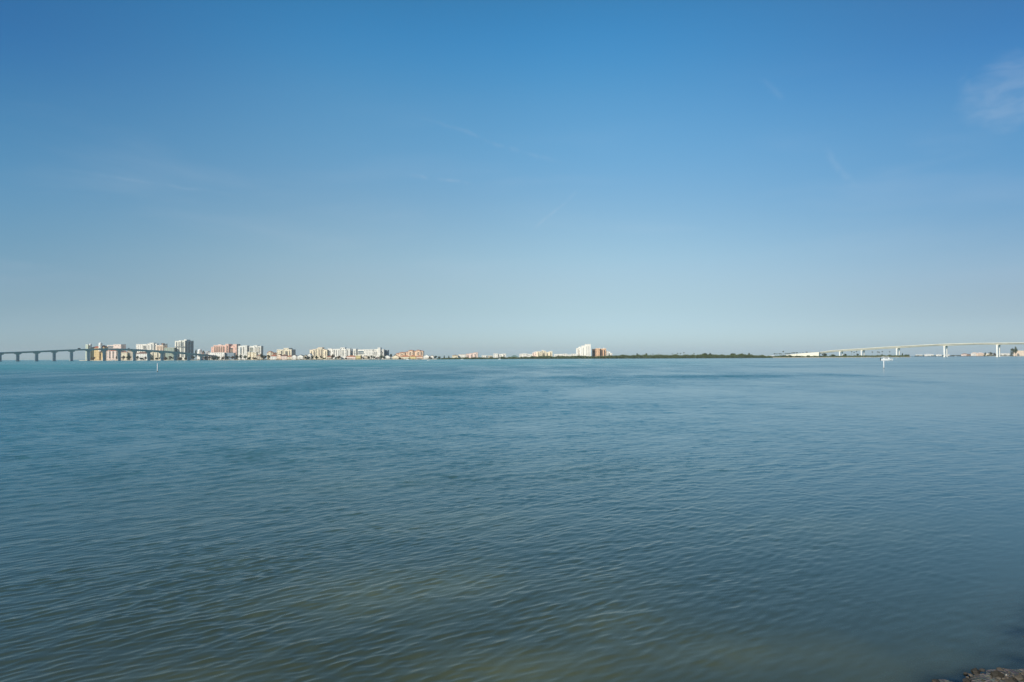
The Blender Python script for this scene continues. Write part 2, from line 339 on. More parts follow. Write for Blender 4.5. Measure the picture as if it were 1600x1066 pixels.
def make_water():
    # rows: fine near the shore, coarser out to the horizon
    rs = [2.2]
    while rs[-1] < 130: rs.append(rs[-1] + min(max(rs[-1] ** 2 / 2390 * 0.30, 0.020), 0.05 if rs[-1] < 45 else 0.08 if rs[-1] < 85 else 0.12))
    while rs[-1] < 9000: rs.append(rs[-1] * 1.02 if rs[-1] > 600 else rs[-1] + max(0.12, 0.002 * rs[-1]))
    rs = np.array(rs); th = np.linspace(-0.86, 0.86, 1180)
    nr, nc = len(rs), len(th)
    Rr = np.repeat(rs, nc); T = np.tile(th, nr)
    X = (Rr * np.sin(T)); Y = (Rr * np.cos(T))
    dr = np.gradient(rs); dR = np.repeat(dr, nc); dX = Rr * (th[1] - th[0])
    # gusts: wind roughens the left, the right lies in the lee
    az = np.arctan2(X, Y)
    lee = sstep(az, -0.35, 0.62)
    big = fbm(X + 400, Y * 1.0 + 300, 26, 5, 3); mid = fbm(X + 90, Y + 40, 2.6, 11, 3); small = fbm(X * 0.8 + 9, Y * 1.1 + 4, 0.85, 31, 2); wide = fbm(X * .6 + 19, Y + 44, 7.0, 33, 2)
    streak = fbm(X * 0.25 + 77, Y * 1.4 + 10, 60, 21, 3)
    amp = (1.0 - (0.42 + 0.34 * sstep(Rr, 12, 50)) * lee) * (0.55 + 0.9 * mid) * (0.55 + 0.9 * small) * (0.75 + 0.5 * wide) * 1.06
    amp *= (0.80 + 0.4 * big)
    fard = sstep(Rr, 70, 200)
    amp *= 1 - fard * 0.45 * sstep(streak, 0.44, 0.62) * (0.25 + 0.75 * lee)
    tex = fbm(X + 31, Y * 0.30, 7.0, 61, 4); tex2 = fbm(X + 700, Y * 0.18, 24.0, 67, 3); kf = sstep(Rr, 35, 90)
    amp *= 1 - kf + kf * np.clip(1.0 + 1.9 * (tex - .5), .3, 1.8) * (0.75 + .5 * tex2)
    # a darker cat's-paw and a slick beyond it, off to the right; calm water under the far shore
    gust = np.exp(-((X - 46) / 34) ** 2 - ((Y - 122 - .12 * (X - 46)) / 9) ** 2); amp *= 1 + 1.6 * gust
    slick = sstep(az, 0.26, 0.42) * sstep(Rr, 150, 170) * (1 - sstep(Rr, 205, 240)); amp *= 1 - 0.55 * slick
    amp *= 1 - 0.45 * sstep(Rr, 420, 700)
    s = shore_s(X, Y); amp *= 0.35 + 0.65 * sstep(-s, 0.2, 5.0)
    comps = []
    main = math.atan2(0.84, -0.545)
    def addc(n, l0, l1, spread, slope, q):
        for i in range(n):
            lam = l0 * (l1 / l0) ** ((i + RNG.random()) / n); ang = main + RNG.normal(0, spread)
            comps.append((lam, ang, slope * math.sqrt(2.0 / n), RNG.random() * 6.283, q))
    addc(30, 0.095, 0.24, R(16), SLOPE * 0.84, 1.2)
    addc(12, 0.18, 0.5, R(75), SLOPE * 0.38, 0.3)
    nmid = len(comps)
    addc(24, 0.30, 0.95, R(30), SLOPE * 0.84, 0.8)
    nfar = len(comps)
    addc(8, 1.2, 4.0, R(45), SLOPE * 0.22, 0.2)
    addc(14, 0.7, 2.4, R(65), SLOPE * 0.60, 0.4)       # the open bay is choppier than the lee of this shore
    opn = 0.25 + 0.75 * sstep(Rr, 18, 55); opm = 0.38 + 0.62 * sstep(Rr, 10, 26)
    Z = np.zeros_like(X); DX = np.zeros_like(X); DY = np.zeros_like(X); res = np.zeros_like(X); tot = sum((c[2] ** 2) / 2 for c in comps)
    K = 10
    for ci, (lam, ang, sl, ph, q) in enumerate(comps):
        k = 2 * math.pi / lam; cx, cy = math.cos(ang), math.sin(ang); a = sl / k
        step = np.maximum(dR * abs(np.cos(T) * cy + np.sin(T) * cx), dX * abs(cx) + dX * 0.25)
        w = sstep(lam / step, 2.4, 4.2)
        if not w.any(): continue
        idx = np.nonzero(w > 0)[0]
        p = k * (X[idx] * cx + Y[idx] * cy) + ph
        aw = a * w[idx] * amp[idx]
        if ci >= nfar: aw = aw * opn[idx]
        elif ci >= nmid: aw = aw * opm[idx]
        Z[idx] += aw * np.cos(p); sn = np.sin(p) * aw * q
        DX[idx] -= cx * sn; DY[idx] -= cy * sn
        res[idx] += w[idx] * sl * sl / 2
    var = np.maximum(tot - res, 0) * amp ** 2 + 0.0006
    rough = np.clip(np.sqrt(np.sqrt(var)), 0.03, 0.6)
    V = np.stack([X + DX, Y + DY, Z], 1)
    depth = np.maximum(-(bed_z(X, Y) + (fbm(X, Y, 0.9, 3) - 0.5) * 0.16), 0)
    clar = np.exp(-depth / 0.035) * (s > -9)
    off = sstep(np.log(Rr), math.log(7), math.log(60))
    # sand flats between the weed, and the stirred up shallows along this shore
    sandy = np.zeros_like(X)
    for cx, cy, rx, ry, st in ((-1.6, 10.5, 1.7, 1.1, .8), (0.1, 7.7, 1.2, .7, .9), (2.5, 8.2, 1.1, .6, .8), (1.25, 9.1, 1.0, .5, .45), (-4.6, 19.5, 3.4, 2.2, .7), (6.4, 13.8, 2.2, 1.4, .5), (-1.0, 15.0, 2.6, 1.3, .4), (-3.4, 7.6, 1.2, .5, .35), (3.0, 22.0, 4.5, 2.0, .4), (-8.5, 26.0, 4.0, 3.0, .4)):
        sandy += st * np.exp(-((X - cx) / rx) ** 2 - ((Y - cy) / ry) ** 2)
    sandy = np.clip(sandy * (0.35 + 1.2 * fbm(X, Y, 1.1, 51, 4)) + 0.25 * sstep(fbm(X + 5, Y * .9, 2.2, 57, 4), .5, .75) + 0.40 * np.exp(-depth / 0.16), 0, 1)
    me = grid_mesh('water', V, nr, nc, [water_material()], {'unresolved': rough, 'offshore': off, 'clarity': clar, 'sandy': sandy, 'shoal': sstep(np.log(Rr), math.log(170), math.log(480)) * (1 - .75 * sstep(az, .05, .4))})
    o = link('water', me); structure(o)
    print('water', nr, nc, 'slope', math.sqrt(tot * 2))
make_water()

# ------------------------------------------------------------------ far land
G = 1.2          # ground height of the low shore
def land(name, pts, back, m, beach=None, gz=G):
    """a low strip of land: front edge through (px, Y) points, reaching `back` metres behind, with a sloped water's edge"""
    mb = MB(); n = len(pts); P = []
    sub = []
    for (a, b) in zip(pts[:-1], pts[1:]):
        k = max(2, int(abs(b[0] - a[0]) / 4))
        for i in range(k): sub.append((a[0] + (b[0] - a[0]) * i / k, a[1] + (b[1] - a[1]) * i / k))
    sub.append(pts[-1])
    rows = []
    for (px, Yd) in sub:
        x = (px - 800) / F; j = (mnoise.noise(Vector((px * 0.13, 1.7, 0))) * 6)
        yy = Yd + j
        rows.append([(x * yy, yy, -0.6), (x * (yy + 4), yy + 4, 0.45), (x * (yy + 9), yy + 9, gz), (x * yy, yy + back, gz)])
    for r in rows: P += r
    fs = []; mi = []
    for i in range(len(rows) - 1):
        for k in range(3):
            a = i * 4 + k; fs.append((a, a + 4, a + 5, a + 1)); mi.append(1 if k < 2 else 0)
    mb.v = P; mb.f = fs; mb.mi = mi
    return structure(mb.build(name, [m, beach or SAND], smooth=False))
YSH = lambda px: np.interp(px, [118, 210, 330, 380, 480, 700, 760, 960, 1205, 1290, 1420], [1750, 1750, 1740, 1640, 1580, 1560, 1540, 1500, 1450, 1480, 1560])
land('barrier_island', [(124, 1775), (132, 1752), (210, 1750), (330, 1740), (380, 1640), (480, 1580), (696, 1560)], 650, SOIL)
land('mangrove_flat', [(696, 1560), (760, 1540), (960, 1500), (1205, 1450)], 650, SOIL, beach=mat('dark_mud', (0.07, 0.075, 0.045), rough=0.9), gz=0.7)
land('causeway_island', [(1205, 1449), (1290, 1480), (1350, 1520), (1412, 1560), (1423, 1575)], 160, SOIL, gz=1.0)
land('far_shore', [(1428, 3300), (1500, 3000), (1545, 2500), (1640, 2300), (1760, 2200)], 900, SOIL, gz=1.0)

# ------------------------------------------------------------------ buildings
NWIN = {}
def bld(name, label, cat, Y, x0, x1, top, wall, blocks=None, depth=16, rz=0.0, base=None, roof=('flat', WHTROOF), stacks=(), side=(), win=(3.4, 3.3), glass=GLASS,
        units=(), domes=(), group=None, slabs=None, wmax=70, sidewin=True, ww=1.5, podium=None):
    """a building seen at distance Y between pixel columns x0..x1, roof line at pixel row top"""
    rzr = R(rz); c = math.cos(rzr); xc = (x0 + x1) / 2
    root = empty(name, ((xc - 800) / F * Y, Y, G - 0.05), rzr); tag(root, label, cat, group)
    lx = lambda px: (px - xc) / F * Y / c
    gz = G - 0.05
    lz = lambda px, py: CAMH + (YH(px) - py) * Y / F - gz
    blocks = blocks or [(x0, x1, top)]
    wm = MB(); rm = MB(); rk, rmat = roof[0], roof[1]; rh = roof[2] if len(roof) > 2 else 3.0
    B = []
    for b in blocks:
        xa, xb, tp = b[:3]; set_ = b[3] if len(b) > 3 else 0.0
        h = lz((xa + xb) / 2, tp)
        if rk in ('hip', 'gable', 'gablex'): h -= rh
        h = max(h, 2.5)
        dp = depth - set_
        B.append((lx(xa), lx(xb), set_, depth, h))
        wm.box(lx(xa), lx(xb), set_, depth, 0, h)
        if rk == 'flat': rm.box(lx(xa) - .35, lx(xb) + .35, set_ - .35, depth + .35, h + .003, h + .75)
        elif rk == 'hip': rm.hip(lx(xa), lx(xb), set_, depth, h + .003, rh)
        elif rk == 'gable':
            xm = (lx(xa) + lx(xb)) / 2
            wm.poly([(lx(xa), set_, h), (lx(xb), set_, h), (xm, set_, h + rh), (lx(xa), depth, h), (lx(xb), depth, h), (xm, depth, h + rh)], [(0, 1, 2), (5, 4, 3)])
            rm.gable(lx(xa), lx(xb), set_, depth, h + .02, rh)
        elif rk == 'gablex':
            ym = (set_ + depth) / 2
            wm.poly([(lx(xa), set_, h), (lx(xa), depth, h), (lx(xa), ym, h + rh), (lx(xb), set_, h), (lx(xb), depth, h), (lx(xb), ym, h + rh)], [(0, 1, 2), (5, 4, 3)])
            rm.gable(lx(xa), lx(xb), set_, depth, h + .02, rh, along='x')
    wm.build('wall', wall, root); rf = rm.build('roof', rmat, root)
    for u in units:                                   # plant rooms, lift towers
        ua, ub, ut = u[:3]; um = u[3] if len(u) > 3 else WHITE
        zb = max(bb[4] for bb in B if bb[0] <= lx((ua + ub) / 2) <= bb[1]) + .75
        q = MB(); q.box(lx(ua), lx(ub), depth * .25, depth * .7, zb, max(lz(ua, ut), zb + 1.5)); q.build('rooftop_unit', um, root)
    for (da, db, dt, dm) in domes:                    # round turrets with a domed cap
        r = (lx(db) - lx(da)) / 2; cx = (lx(da) + lx(db)) / 2; h = lz(da, dt)
        q = MB(); q.lathe(cx, r * .55, [(r, h * .5), (r, h - r * 1.0), (r * 1.12, h - r * .98), (r * 1.12, h - r * .9)], 14); bo = q.build('turret', WHITE, root)
        q = MB(); q.lathe(cx, r * .55, [(r * 1.05 * math.cos(a), h - r * .9 + r * .9 * math.sin(a)) for a in [i * math.pi / 12 for i in range(7)]], 14); q.build('dome', dm, bo, True)
        for k in range(3):
            q = MB(); zz = h * (.54 + .12 * k); q.box(cx - .8, cx + .8, r * .55 - r - .06, r * .55 - r * .9, zz, zz + 1.9); q.build('window', glass, bo)
    occ = []
    for st in stacks:                                 # a column of balconies: dark glass behind projecting slabs; some only draw shaded walls
        xa, xb, yt, yb = st[:4]; gm = st[4] if len(st) > 4 else glass
        bb = next((b for b in B if b[0] - .1 <= lx((xa + xb) / 2) <= b[1] + .1), B[0])
        za, zb = max(lz(xa, yb), .5), min(lz(xa, yt), bb[4] - .5); a, b_ = lx(xa), lx(xb); occ.append((a, b_, za, zb))
        q = MB(); q.box(a, b_, bb[2] - .08, bb[2] + .3, za, zb, 0); z = za
        while z < zb - 1.0: q.box(a - .15, b_ + .15, bb[2] - 1.3, bb[2] - .02, z, z + .85, 1); z += 3.2
        q.build('balcony_or_shade_stack', [gm, slabs or wall], root)
    xr = max(b[1] for b in B); hr = next(b[4] for b in B if b[1] == xr); sr = next(b[2] for b in B if b[1] == xr)
    for (fa, fb, yt, yb) in side:                     # the same on the end wall
        za, zb = max(lz(x1, yb), .5), min(lz(x1, yt), hr - .5); a = sr + (depth - sr) * fa; b_ = sr + (depth - sr) * fb
        q = MB(); q.box(xr - .3, xr + .08, a, b_, za, zb, 0); z = za
        while z < zb - 1.0: q.box(xr + .02, xr + 1.2, a - .15, b_ + .15, z, z + .7, 1); z += 3.2
        q.build('balcony_or_shade_stack', [glass, slabs or wall], root)
    if win:
        cells = []
        for bi, (a, b_, s0, d, h) in enumerate(B):
            nfl = max(1, int((h - 0.8) / win[1])); ncol = max(1, int((b_ - a) / win[0]))
            for i in range(ncol):
                for j in range(nfl):
                    x = a + (i + .5) * (b_ - a) / ncol; z = 1.0 + j * (h - 0.8) / nfl
                    if any(o[0] - .9 < x < o[1] + .9 and o[2] - 1.4 < z + .7 < o[3] + 1.4 for o in occ): continue
                    cells.append((x, s0, z))
        if len(cells) > wmax:
            random.shuffle(cells); cells = cells[:wmax]
        if cells:
            key = (ww, glass.name)
            if key not in NWIN:
                q = MB(); q.box(-ww / 2, ww / 2, -.07, .1, 0, 1.7); NWIN[key] = q.mesh('window', glass)
            for (x, s0, z) in cells:
                o = link('window', NWIN[key], root); o.location = (x, s0, z)
        if sidewin and not side:
            key = ('s', glass.name)
            if key not in NWIN:
                q = MB(); q.box(-.1, .07, -.8, .8, 0, 1.7); NWIN[key] = q.mesh('window', glass)
            nfl = max(1, int((hr - .8) / 3.3)); cnt = 0
            for f in ((.3, .7) if depth < 22 else (.2, .5, .8)):
                for j in range(nfl):
                    if cnt >= 26: break
                    o = link('window', NWIN[key], root); o.location = (xr, sr + (depth - sr) * f, 1.0 + j * (hr - .8) / nfl); cnt += 1
    return root

# ---- behind the left bridge
bld('apartment_tower', 'narrow pale green tower at the left end of the shore behind the concrete bridge', 'tower', 1790, 133.6, 137.2, 538.6, PALE, depth=5)
bld('resort_building', 'ochre waterfront building with a red roof between two white domed turrets', 'building', 1800, 141, 160, 541.5, OCHRE,
    blocks=[(141, 155, 541.0), (155, 161.5, 539.5, 3)], depth=20, roof=('hip', TERRA, 5.0), domes=[(138.2, 142.4, 537.0, WHTROOF), (153.6, 158.6, 535.2, WHTROOF)],
    stacks=[(155.6, 156.8, 546.5, 552), (158.4, 160, 546.5, 552)], win=(5, 4.2), wmax=34)
bld('apartment_block', 'white and pink block with a terracotta roof edge above the bridge deck', 'building', 1880, 165.5, 189, 538.6, BLUSH,
    blocks=[(165.5, 177, 539.6, 6), (177, 189, 538.4)], depth=24, roof=('flat', WHTROOF), stacks=[(166.5, 176, 540.6, 544.6, BGLASS)], win=(4, 3.6), wmax=40)  # blue glass stack draws the shaded front of the left section
bld('apartment_block', 'pink and white arcaded mid-rise seen under the bridge deck next to the ochre building', 'building', 1785, 166.5, 187, 547.0, BLUSH,
    depth=16, roof=('hip', TERRA, 2.4), stacks=[(170, 172.5, 549, 560), (175.5, 178, 549, 560), (181, 183.5, 549, 560)], win=(4.2, 3.4), wmax=30)
bld('house', 'cream house behind two dark trees under the bridge, left of the beige one', 'house', 1775, 189.5, 198.5, 549.5, CREAM, depth=12, roof=('hip', TERRA, 2.2))
bld('house', 'tall beige house with many windows under the bridge deck, beside the cream house', 'house', 1780, 198.8, 209, 547.2, BEIGE, depth=14, roof=('hip', BRNROOF, 2.0))
bld('hotel', 'wide white slab hotel with a grey recess, left of the white stepped tower', 'hotel', 1900, 212.5, 229, 538.2, WHITE, depth=22,
    stacks=[(223.5, 228, 540.2, 546)], win=(4.6, 3.5), wmax=60)
bld('apartment_tower', 'white stepped tower rising just left of the peach tower', 'tower', 1880, 229.4, 243.6, 536.2, WHITE, blocks=[(229.4, 233, 537.4, 2), (233, 240, 536.0), (240, 243.6, 537.2, 3)],
    depth=16, stacks=[(231, 232, 539, 546), (236, 237.4, 538, 547), (240.8, 242, 539, 547)], wmax=50)
bld('apartment_tower', 'peach tower with dark plant rooms on its roof, left of the grey glass tower', 'tower', 1880, 244.2, 254.5, 539.6, PEACH, depth=24,
    units=[(247.6, 250.2, 536.2, BLUEG), (250.8, 252.6, 536.6, BROWN)], stacks=[(246, 247.2, 541, 549), (250.6, 252, 541, 549)], wmax=40)
bld('apartment_block', 'white end wing stepping down right of the peach tower', 'building', 1900, 254.8, 258.2, 537.6, WHITE, depth=12, win=(4, 3.6), wmax=16)
bld('house', 'white house with a broad dark brown roof under the bridge', 'house', 1775, 213, 231, 550.0, WHITE, depth=14, roof=('hip', BRNROOF, 4.6), win=(4, 3.2))
bld('apartment_block', 'cream four storey apartment block under the descending bridge deck', 'building', 1785, 235, 253.6, 549.6, CREAM, depth=16,
    stacks=[(238, 240, 551, 559), (245, 247, 551, 559)], win=(3.8, 3.3), wmax=40)
bld('apartment_block', 'low green grey block spanning between the peach tower and the glass tower', 'building', 1850, 256.5, 272, 543.8, GREENG, depth=14, roof=('flat', BEIGE), win=(4.5, 3.6), glass=BGLASS, wmax=50)
bld('apartment_tower', 'tallest grey glass tower with pale ribs and a dark band, right of the bridge hump', 'tower', 1860, 273, 288.6, 533.2, mat('warm_white_render', (0.80, 0.77, 0.66)),
    blocks=[(273, 283, 533.2), (283, 288.6, 532.4, 1.5)], depth=52, roof=('flat', WHITE),
    stacks=[(275, 276.4, 534.6, 541.2), (278.8, 280.1, 534.6, 541.2), (282.0, 282.8, 534.6, 541.2), (284.6, 286, 534.6, 541.2), (275, 276.4, 543.0, 558), (278.8, 280.1, 543.0, 558), (284.6, 286, 543, 558), (273.6, 288, 541.6, 542.6)],
    side=[(.04, .26, 533.6, 558), (.36, .58, 533.6, 558), (.70, .93, 533.6, 558)], slabs=GREY, glass=GLASS, units=[(284, 287.5, 530.6), (276, 279, 532)], win=None)
bld('hall', 'white round domed building right of the tallest glass tower', 'building', 1800, 308, 314.5, 551, WHITE, depth=14, roof=('flat', WHTROOF), domes=[(308.6, 314.4, 545.4, WHTROOF)], win=(4, 3.6), wmax=8)
bld('house', 'small grey low-rise between the white dome and the pink hotel', 'house', 1820, 320.8, 325, 549.4, GREY, depth=10, win=(3.4, 3.3), wmax=8)
bld('hotel', 'long pink stepped hotel with towers above a white podium', 'hotel', 1800, 326.5, 368, 540, PINK,
    blocks=[(328.6, 333, 542.4, 5), (333, 352, 539.8, 2), (352, 357, 538.0, 0), (357, 364, 541.8, 4), (364, 369.4, 538.2, 1)], depth=26, roof=('flat', BLUSH),
    stacks=[(334, 336, 541.6, 551), (337.4, 339.4, 541.6, 551), (340.8, 342.8, 541.6, 551), (344.2, 346.2, 541.6, 551), (347.6, 349.6, 541.6, 551), (353.6, 355.2, 540, 551), (358, 363, 544, 552)],  # wide last stack is dark glass standing for the hotel's shadow face
    units=[(339, 344, 538.6, BLUSH), (359, 362, 539.8, PINK)], win=(4.2, 3.5), wmax=40, slabs=SALMON)
bld('podium_building', 'long low white podium in front of the pink hotel', 'building', 1770, 325.5, 350.5, 551.4, WHITE, depth=12, win=(5, 3.4), wmax=30)
bld('podium_building', 'low shaded wing, coloured blue grey, right of the white podium of the pink hotel', 'building', 1775, 351, 365.5, 551.8, BLUEG, depth=12, roof=('flat', GREY), win=(4.2, 3.2), glass=BGLASS, wmax=30)  # shade on this wing is put into its blue grey walls
bld('apartment_tower', 'white apartment slab with grey glass strips beside the pink hotel', 'tower', 1760, 371.4, 385.6, 540.6, WHITE, blocks=[(371.4, 379, 540.9, 1.5), (379, 385.6, 540.2)], depth=18,
    stacks=[(374.4, 377, 543, 553, BGLASS), (379.6, 381.2, 542, 553)], side=[(.2, .8, 541, 553)], win=(4, 3.5), wmax=40)
bld('apartment_tower', 'bright white and cream tower with a dark right end, right of the white slab', 'tower', 1760, 389, 407.6, 540.8, WHITE, blocks=[(389, 396, 541.2, 3), (396, 402, 540.0), (402, 407.6, 541.0, 1)], depth=16,
    stacks=[(389.6, 395, 543, 552, BGLASS), (399, 400.4, 542, 552), (403.6, 405, 542, 552)], side=[(.08, .92, 541.6, 554)], win=(4.4, 3.5), wmax=36, slabs=CREAM)
bld('apartment_block', 'three joined cream blocks standing low in front of the white towers', 'building', 1690, 387, 400.4, 550.4, CREAM, blocks=[(387, 390.2, 550.2), (390.2, 391.8, 552.5, 3), (391.8, 396, 550.4), (396, 397.2, 552.5, 3), (397.2, 400.4, 550.6)], depth=12, win=(4, 3.4), wmax=16)
bld('pavilion', 'low pavilion with a wide brown hipped roof at the water, left of the townhouses', 'pavilion', 1655, 400.8, 410, 553.4, BEIGE, depth=12, roof=('hip', BROWN, 5.0), win=(4, 3), wmax=6)
bld('house', 'pale cream house with stepped tiled roof standing behind a dark tree', 'house', 1690, 416.5, 425.5, 549.2, CREAM, blocks=[(416.5, 419, 550.6, 2), (419, 423.4, 548.6), (423.4, 425.8, 550.2, 1)], depth=12, roof=('hip', TERRA, 1.6), win=(3.2, 3))
bld('house', 'dark brown roofed house tucked left of the cream mid-rise', 'house', 1680, 425.8, 432.4, 550.8, BROWN, depth=12, roof=('hip', BRNROOF, 3.6), win=(3.2, 3), wmax=6)
TOWN = 'waterfront townhouses with red brown roofs'
bld('townhouse', 'white townhouse with a red brown roof, nearest the dark tree in its row', 'townhouse', 1620, 422.2, 432, 554.2, WHITE, depth=12, roof=('hip', TERRA, 4.2), win=(3, 2.9), group=TOWN)
bld('townhouse', 'peach townhouse under the left tower of the cream mid-rise', 'townhouse', 1620, 432.6, 438.6, 553.6, PEACH, depth=12, roof=('gable', TERRA, 3.2), win=(3, 2.9), group=TOWN)
bld('townhouse', 'wide pink townhouse with a brown ridge below the middle of the cream mid-rise', 'townhouse', 1615, 439, 448.4, 553.8, BLUSH, depth=12, roof=('hip', BRNROOF, 4.2), win=(3, 2.9), group=TOWN)
bld('townhouse', 'cream townhouse with a dark garage opening, third from the right of its row', 'townhouse', 1612, 448.9, 455.6, 555.2, CREAM, depth=12, roof=('hip', TERRA, 3.4), win=(2.6, 2.9), group=TOWN)
bld('townhouse', 'tall white townhouse at the right end of the red roofed row', 'townhouse', 1610, 456, 462.8, 554.8, WHITE, depth=12, roof=('gable', BRNROOF, 2.6), win=(3, 2.9), group=TOWN)
bld('apartment_block', 'cream mid-rise with a raised centre tower and a shaded glass right side', 'building', 1680, 432.4, 455.4, 546.6, CREAM,
    blocks=[(432.4, 443, 546.4), (443, 450.6, 544.2, 1), (450.6, 455.4, 546.4)], depth=32, stacks=[(438.6, 440.6, 548, 555), (445.4, 449.4, 548.6, 556), (451.6, 453, 548, 556)], side=[(.05, .3, 547, 557), (.38, .62, 547, 557), (.7, .95, 547, 557)], win=(4, 3.4), wmax=40, slabs=BEIGE)
bld('house', 'white house with a steep white gable and dark porch, right of the townhouse row', 'house', 1600, 464.4, 473.6, 554.6, WHITE, depth=14, roof=('gable', GRYROOF, 3.4), win=(3, 2.9))
bld('house', 'dark gabled house with a grey roof left of the tall cream condominium', 'house', 1600, 474.6, 479.2, 554.8, BEIGE, depth=14, roof=('gable', GRYROOF, 3.2), win=(2.8, 2.9))
bld('house', 'white peaked house half hidden by trees at the foot of the tall cream condominium', 'house', 1605, 480, 485.8, 552.4, WHITE, depth=14, roof=('gable', WHTROOF, 4.0), win=(2.8, 2.9))
bld('condominium', 'stepped cream condominium with an orange tinted centre tower left of the long white one', 'condominium', 1660, 483.6, 511, 546.4, CREAM,
    blocks=[(483.6, 488.4, 547.0, 1), (488.4, 493.6, 546.2), (493.6, 496.6, 545.2, 1), (496.6, 503.4, 543.4), (503.4, 506.6, 546.0, 1), (506.6, 511, 547.0)], depth=18, roof=('flat', PEACH),
    stacks=[(485.6, 487, 549, 556), (490.4, 491.6, 548, 556), (497.6, 499, 546, 556), (501, 502.4, 546, 556), (507.8, 509, 549, 556)], win=(3.8, 3.4), wmax=50, slabs=PEACH)
bld('condominium', 'long white condominium with slim dark bays and a square centre tower', 'condominium', 1665, 512, 546.4, 545.4, WHITE,
    blocks=[(512, 518, 545.0, 1), (518, 531.4, 545.6), (531.4, 538.4, 543.4, 1), (538.4, 541, 545.8), (541, 546.4, 545.2, 1)], depth=18,
    stacks=[(512.8, 514, 547, 557), (515, 516, 547, 557), (521, 522, 547, 556), (525, 526, 547, 556), (528.6, 529.6, 547, 556), (533.4, 534.6, 547, 556), (536, 537, 547, 556), (542, 543, 547, 557)], win=(4.4, 3.4), wmax=40)
bld('apartment_tower', 'slim shaded tower, coloured blue grey, squeezed between the two white condominiums', 'tower', 1690, 547.4, 550.8, 545.6, BLUEG, depth=16, roof=('flat', GREY), win=(2.6, 3.4), glass=BGLASS, wmax=24)  # wall colour carries the tower's bluish shade
bld('hotel', 'long white hotel with blue glass bays and a slender white turret near its right end', 'hotel', 1670, 551.4, 597.8, 545.8, WHITE,
    blocks=[(551.4, 556.4, 545.6), (556.4, 568.4, 546.6, 3), (568.4, 583, 546.4, 1), (583, 590, 546.0, 2), (590, 594.2, 543.6), (594.2, 599.2, 546.4, 3)], depth=20, roof=('flat', WHTROOF),
    stacks=[(556.9, 558.8, 548, 553.4), (559.4, 568, 548.8, 553.4, BGLASS), (552.6, 553.8, 548, 556), (584.6, 586, 549, 556), (587.6, 588.8, 549, 556), (594.8, 597, 549, 557)], win=(3.4, 3.4), ww=1.3, wmax=80)  # first stack paints the shaded left piece as dark glass
bld('apartment_tower', 'grey blue glass block at the right end of the long white hotel', 'tower', 1690, 601.2, 606.2, 547.4, BLUEG, depth=14, roof=('flat', GREY), stacks=[(602, 605.6, 548.6, 556, BGLASS)], win=None, slabs=GREY)
# frontage below the condominiums
bld('house', 'beige villa with a terracotta roof among brown trees below the stepped cream condominium', 'house', 1600, 510.2, 517.4, 556.0, BEIGE, depth=12, roof=('hip', TERRA, 2.6), win=(3, 2.9))
bld('house', 'low cream villa between two brown trees under the white condominium', 'house', 1595, 523.4, 528.2, 557.2, CREAM, depth=12, roof=('hip', BRNROOF, 2.0), win=(2.8, 2.9))
bld('house', 'white villa with a flat parapet below the square centre tower of the white condominium', 'house', 1595, 532.8, 540, 557.4, WHITE, depth=12, roof=('flat', WHTROOF), win=(2.8, 2.9))
bld('house', 'pink villa with an orange hipped roof below the slim dark tower', 'house', 1590, 541.2, 555.4, 555.6, BLUSH, depth=13, roof=('hip', ORROOF, 3.0), win=(3, 2.9))
bld('house', 'yellow square villa on the water below the blue glass bays of the long hotel', 'house', 1590, 556, 563.4, 556.0, YELLOW, depth=12, roof=('flat', CREAM), win=(2.6, 2.9))
bld('house', 'brown and cream gabled villa right of the yellow one', 'house', 1590, 566.4, 574.2, 556.0, BEIGE, depth=12, roof=('gable', BRNROOF, 2.8), win=(2.8, 2.9))
bld('house', 'low white villa right of three dark trees at the foot of the white turret', 'house', 1590, 586, 592.4, 558.0, WHITE, depth=12, roof=('hip', BRNROOF, 1.8), win=(2.8, 2.9))
bld('house', 'white house with a broad white gable right of the grey blue glass block', 'house', 1585, 600.2, 609.2, 555.6, WHITE, depth=16, roof=('gable', WHTROOF, 3.6), win=(3, 2.9))
bld('house', 'cream house with a red pointed gable left of the salmon condominium frontage', 'house', 1585, 612.4, 622.8, 555.2, CREAM, depth=14, roof=('gable', TERRA, 3.6), win=(3, 2.9))
bld('condominium', 'salmon condominium rising in steps to red roofs', 'condominium', 1650, 618, 660.4, 548, SALMON,
    blocks=[(618.4, 624, 551.6, 2), (624, 632.4, 550.0), (632.4, 638, 549.4, 2), (638, 645.4, 546.8), (645.4, 650, 548.2, 2), (650, 656, 546.6), (656, 661, 547.8, 1)], depth=20, roof=('hip', TERRA, 1.7),
    stacks=[(640, 641.4, 550, 555), (645.8, 647.6, 550, 555), (652.4, 654, 550, 555), (657.4, 659.4, 550, 556), (627, 628.4, 552.6, 556)], side=[(.15, .85, 549, 557)], win=(3.6, 3.3), wmax=50, slabs=PEACH)
bld('house', 'cream villa with an orange roof under the left of the salmon condominium', 'house', 1585, 625.2, 639, 555.4, CREAM, depth=13, roof=('hip', ORROOF, 3.4), win=(3, 2.9))
bld('house', 'yellowish villa with a tall orange roof below the salmon condominium', 'house', 1585, 640, 649.4, 554.8, YELLOW, depth=13, roof=('hip', ORROOF, 3.8), win=(2.8, 2.9))
bld('house', 'peach villa with an orange roof left of the two white gabled houses', 'house', 1585, 650.2, 660.4, 555.4, PEACH, depth=13, roof=('hip', ORROOF, 3.2), win=(3, 2.9))
bld('house', 'larger of the two white gabled houses right of the salmon condominium', 'house', 1580, 661.4, 670.6, 554.6, WHITE, depth=14, roof=('gable', WHTROOF, 3.8), win=(2.6, 2.9))
bld('house', 'smaller white gabled house with a brown side roof, last house before the conifers', 'house', 1580, 671.6, 677.6, 555.2, WHITE, depth=14, roof=('gable', BRNROOF, 3.4), win=(2.6, 2.9))
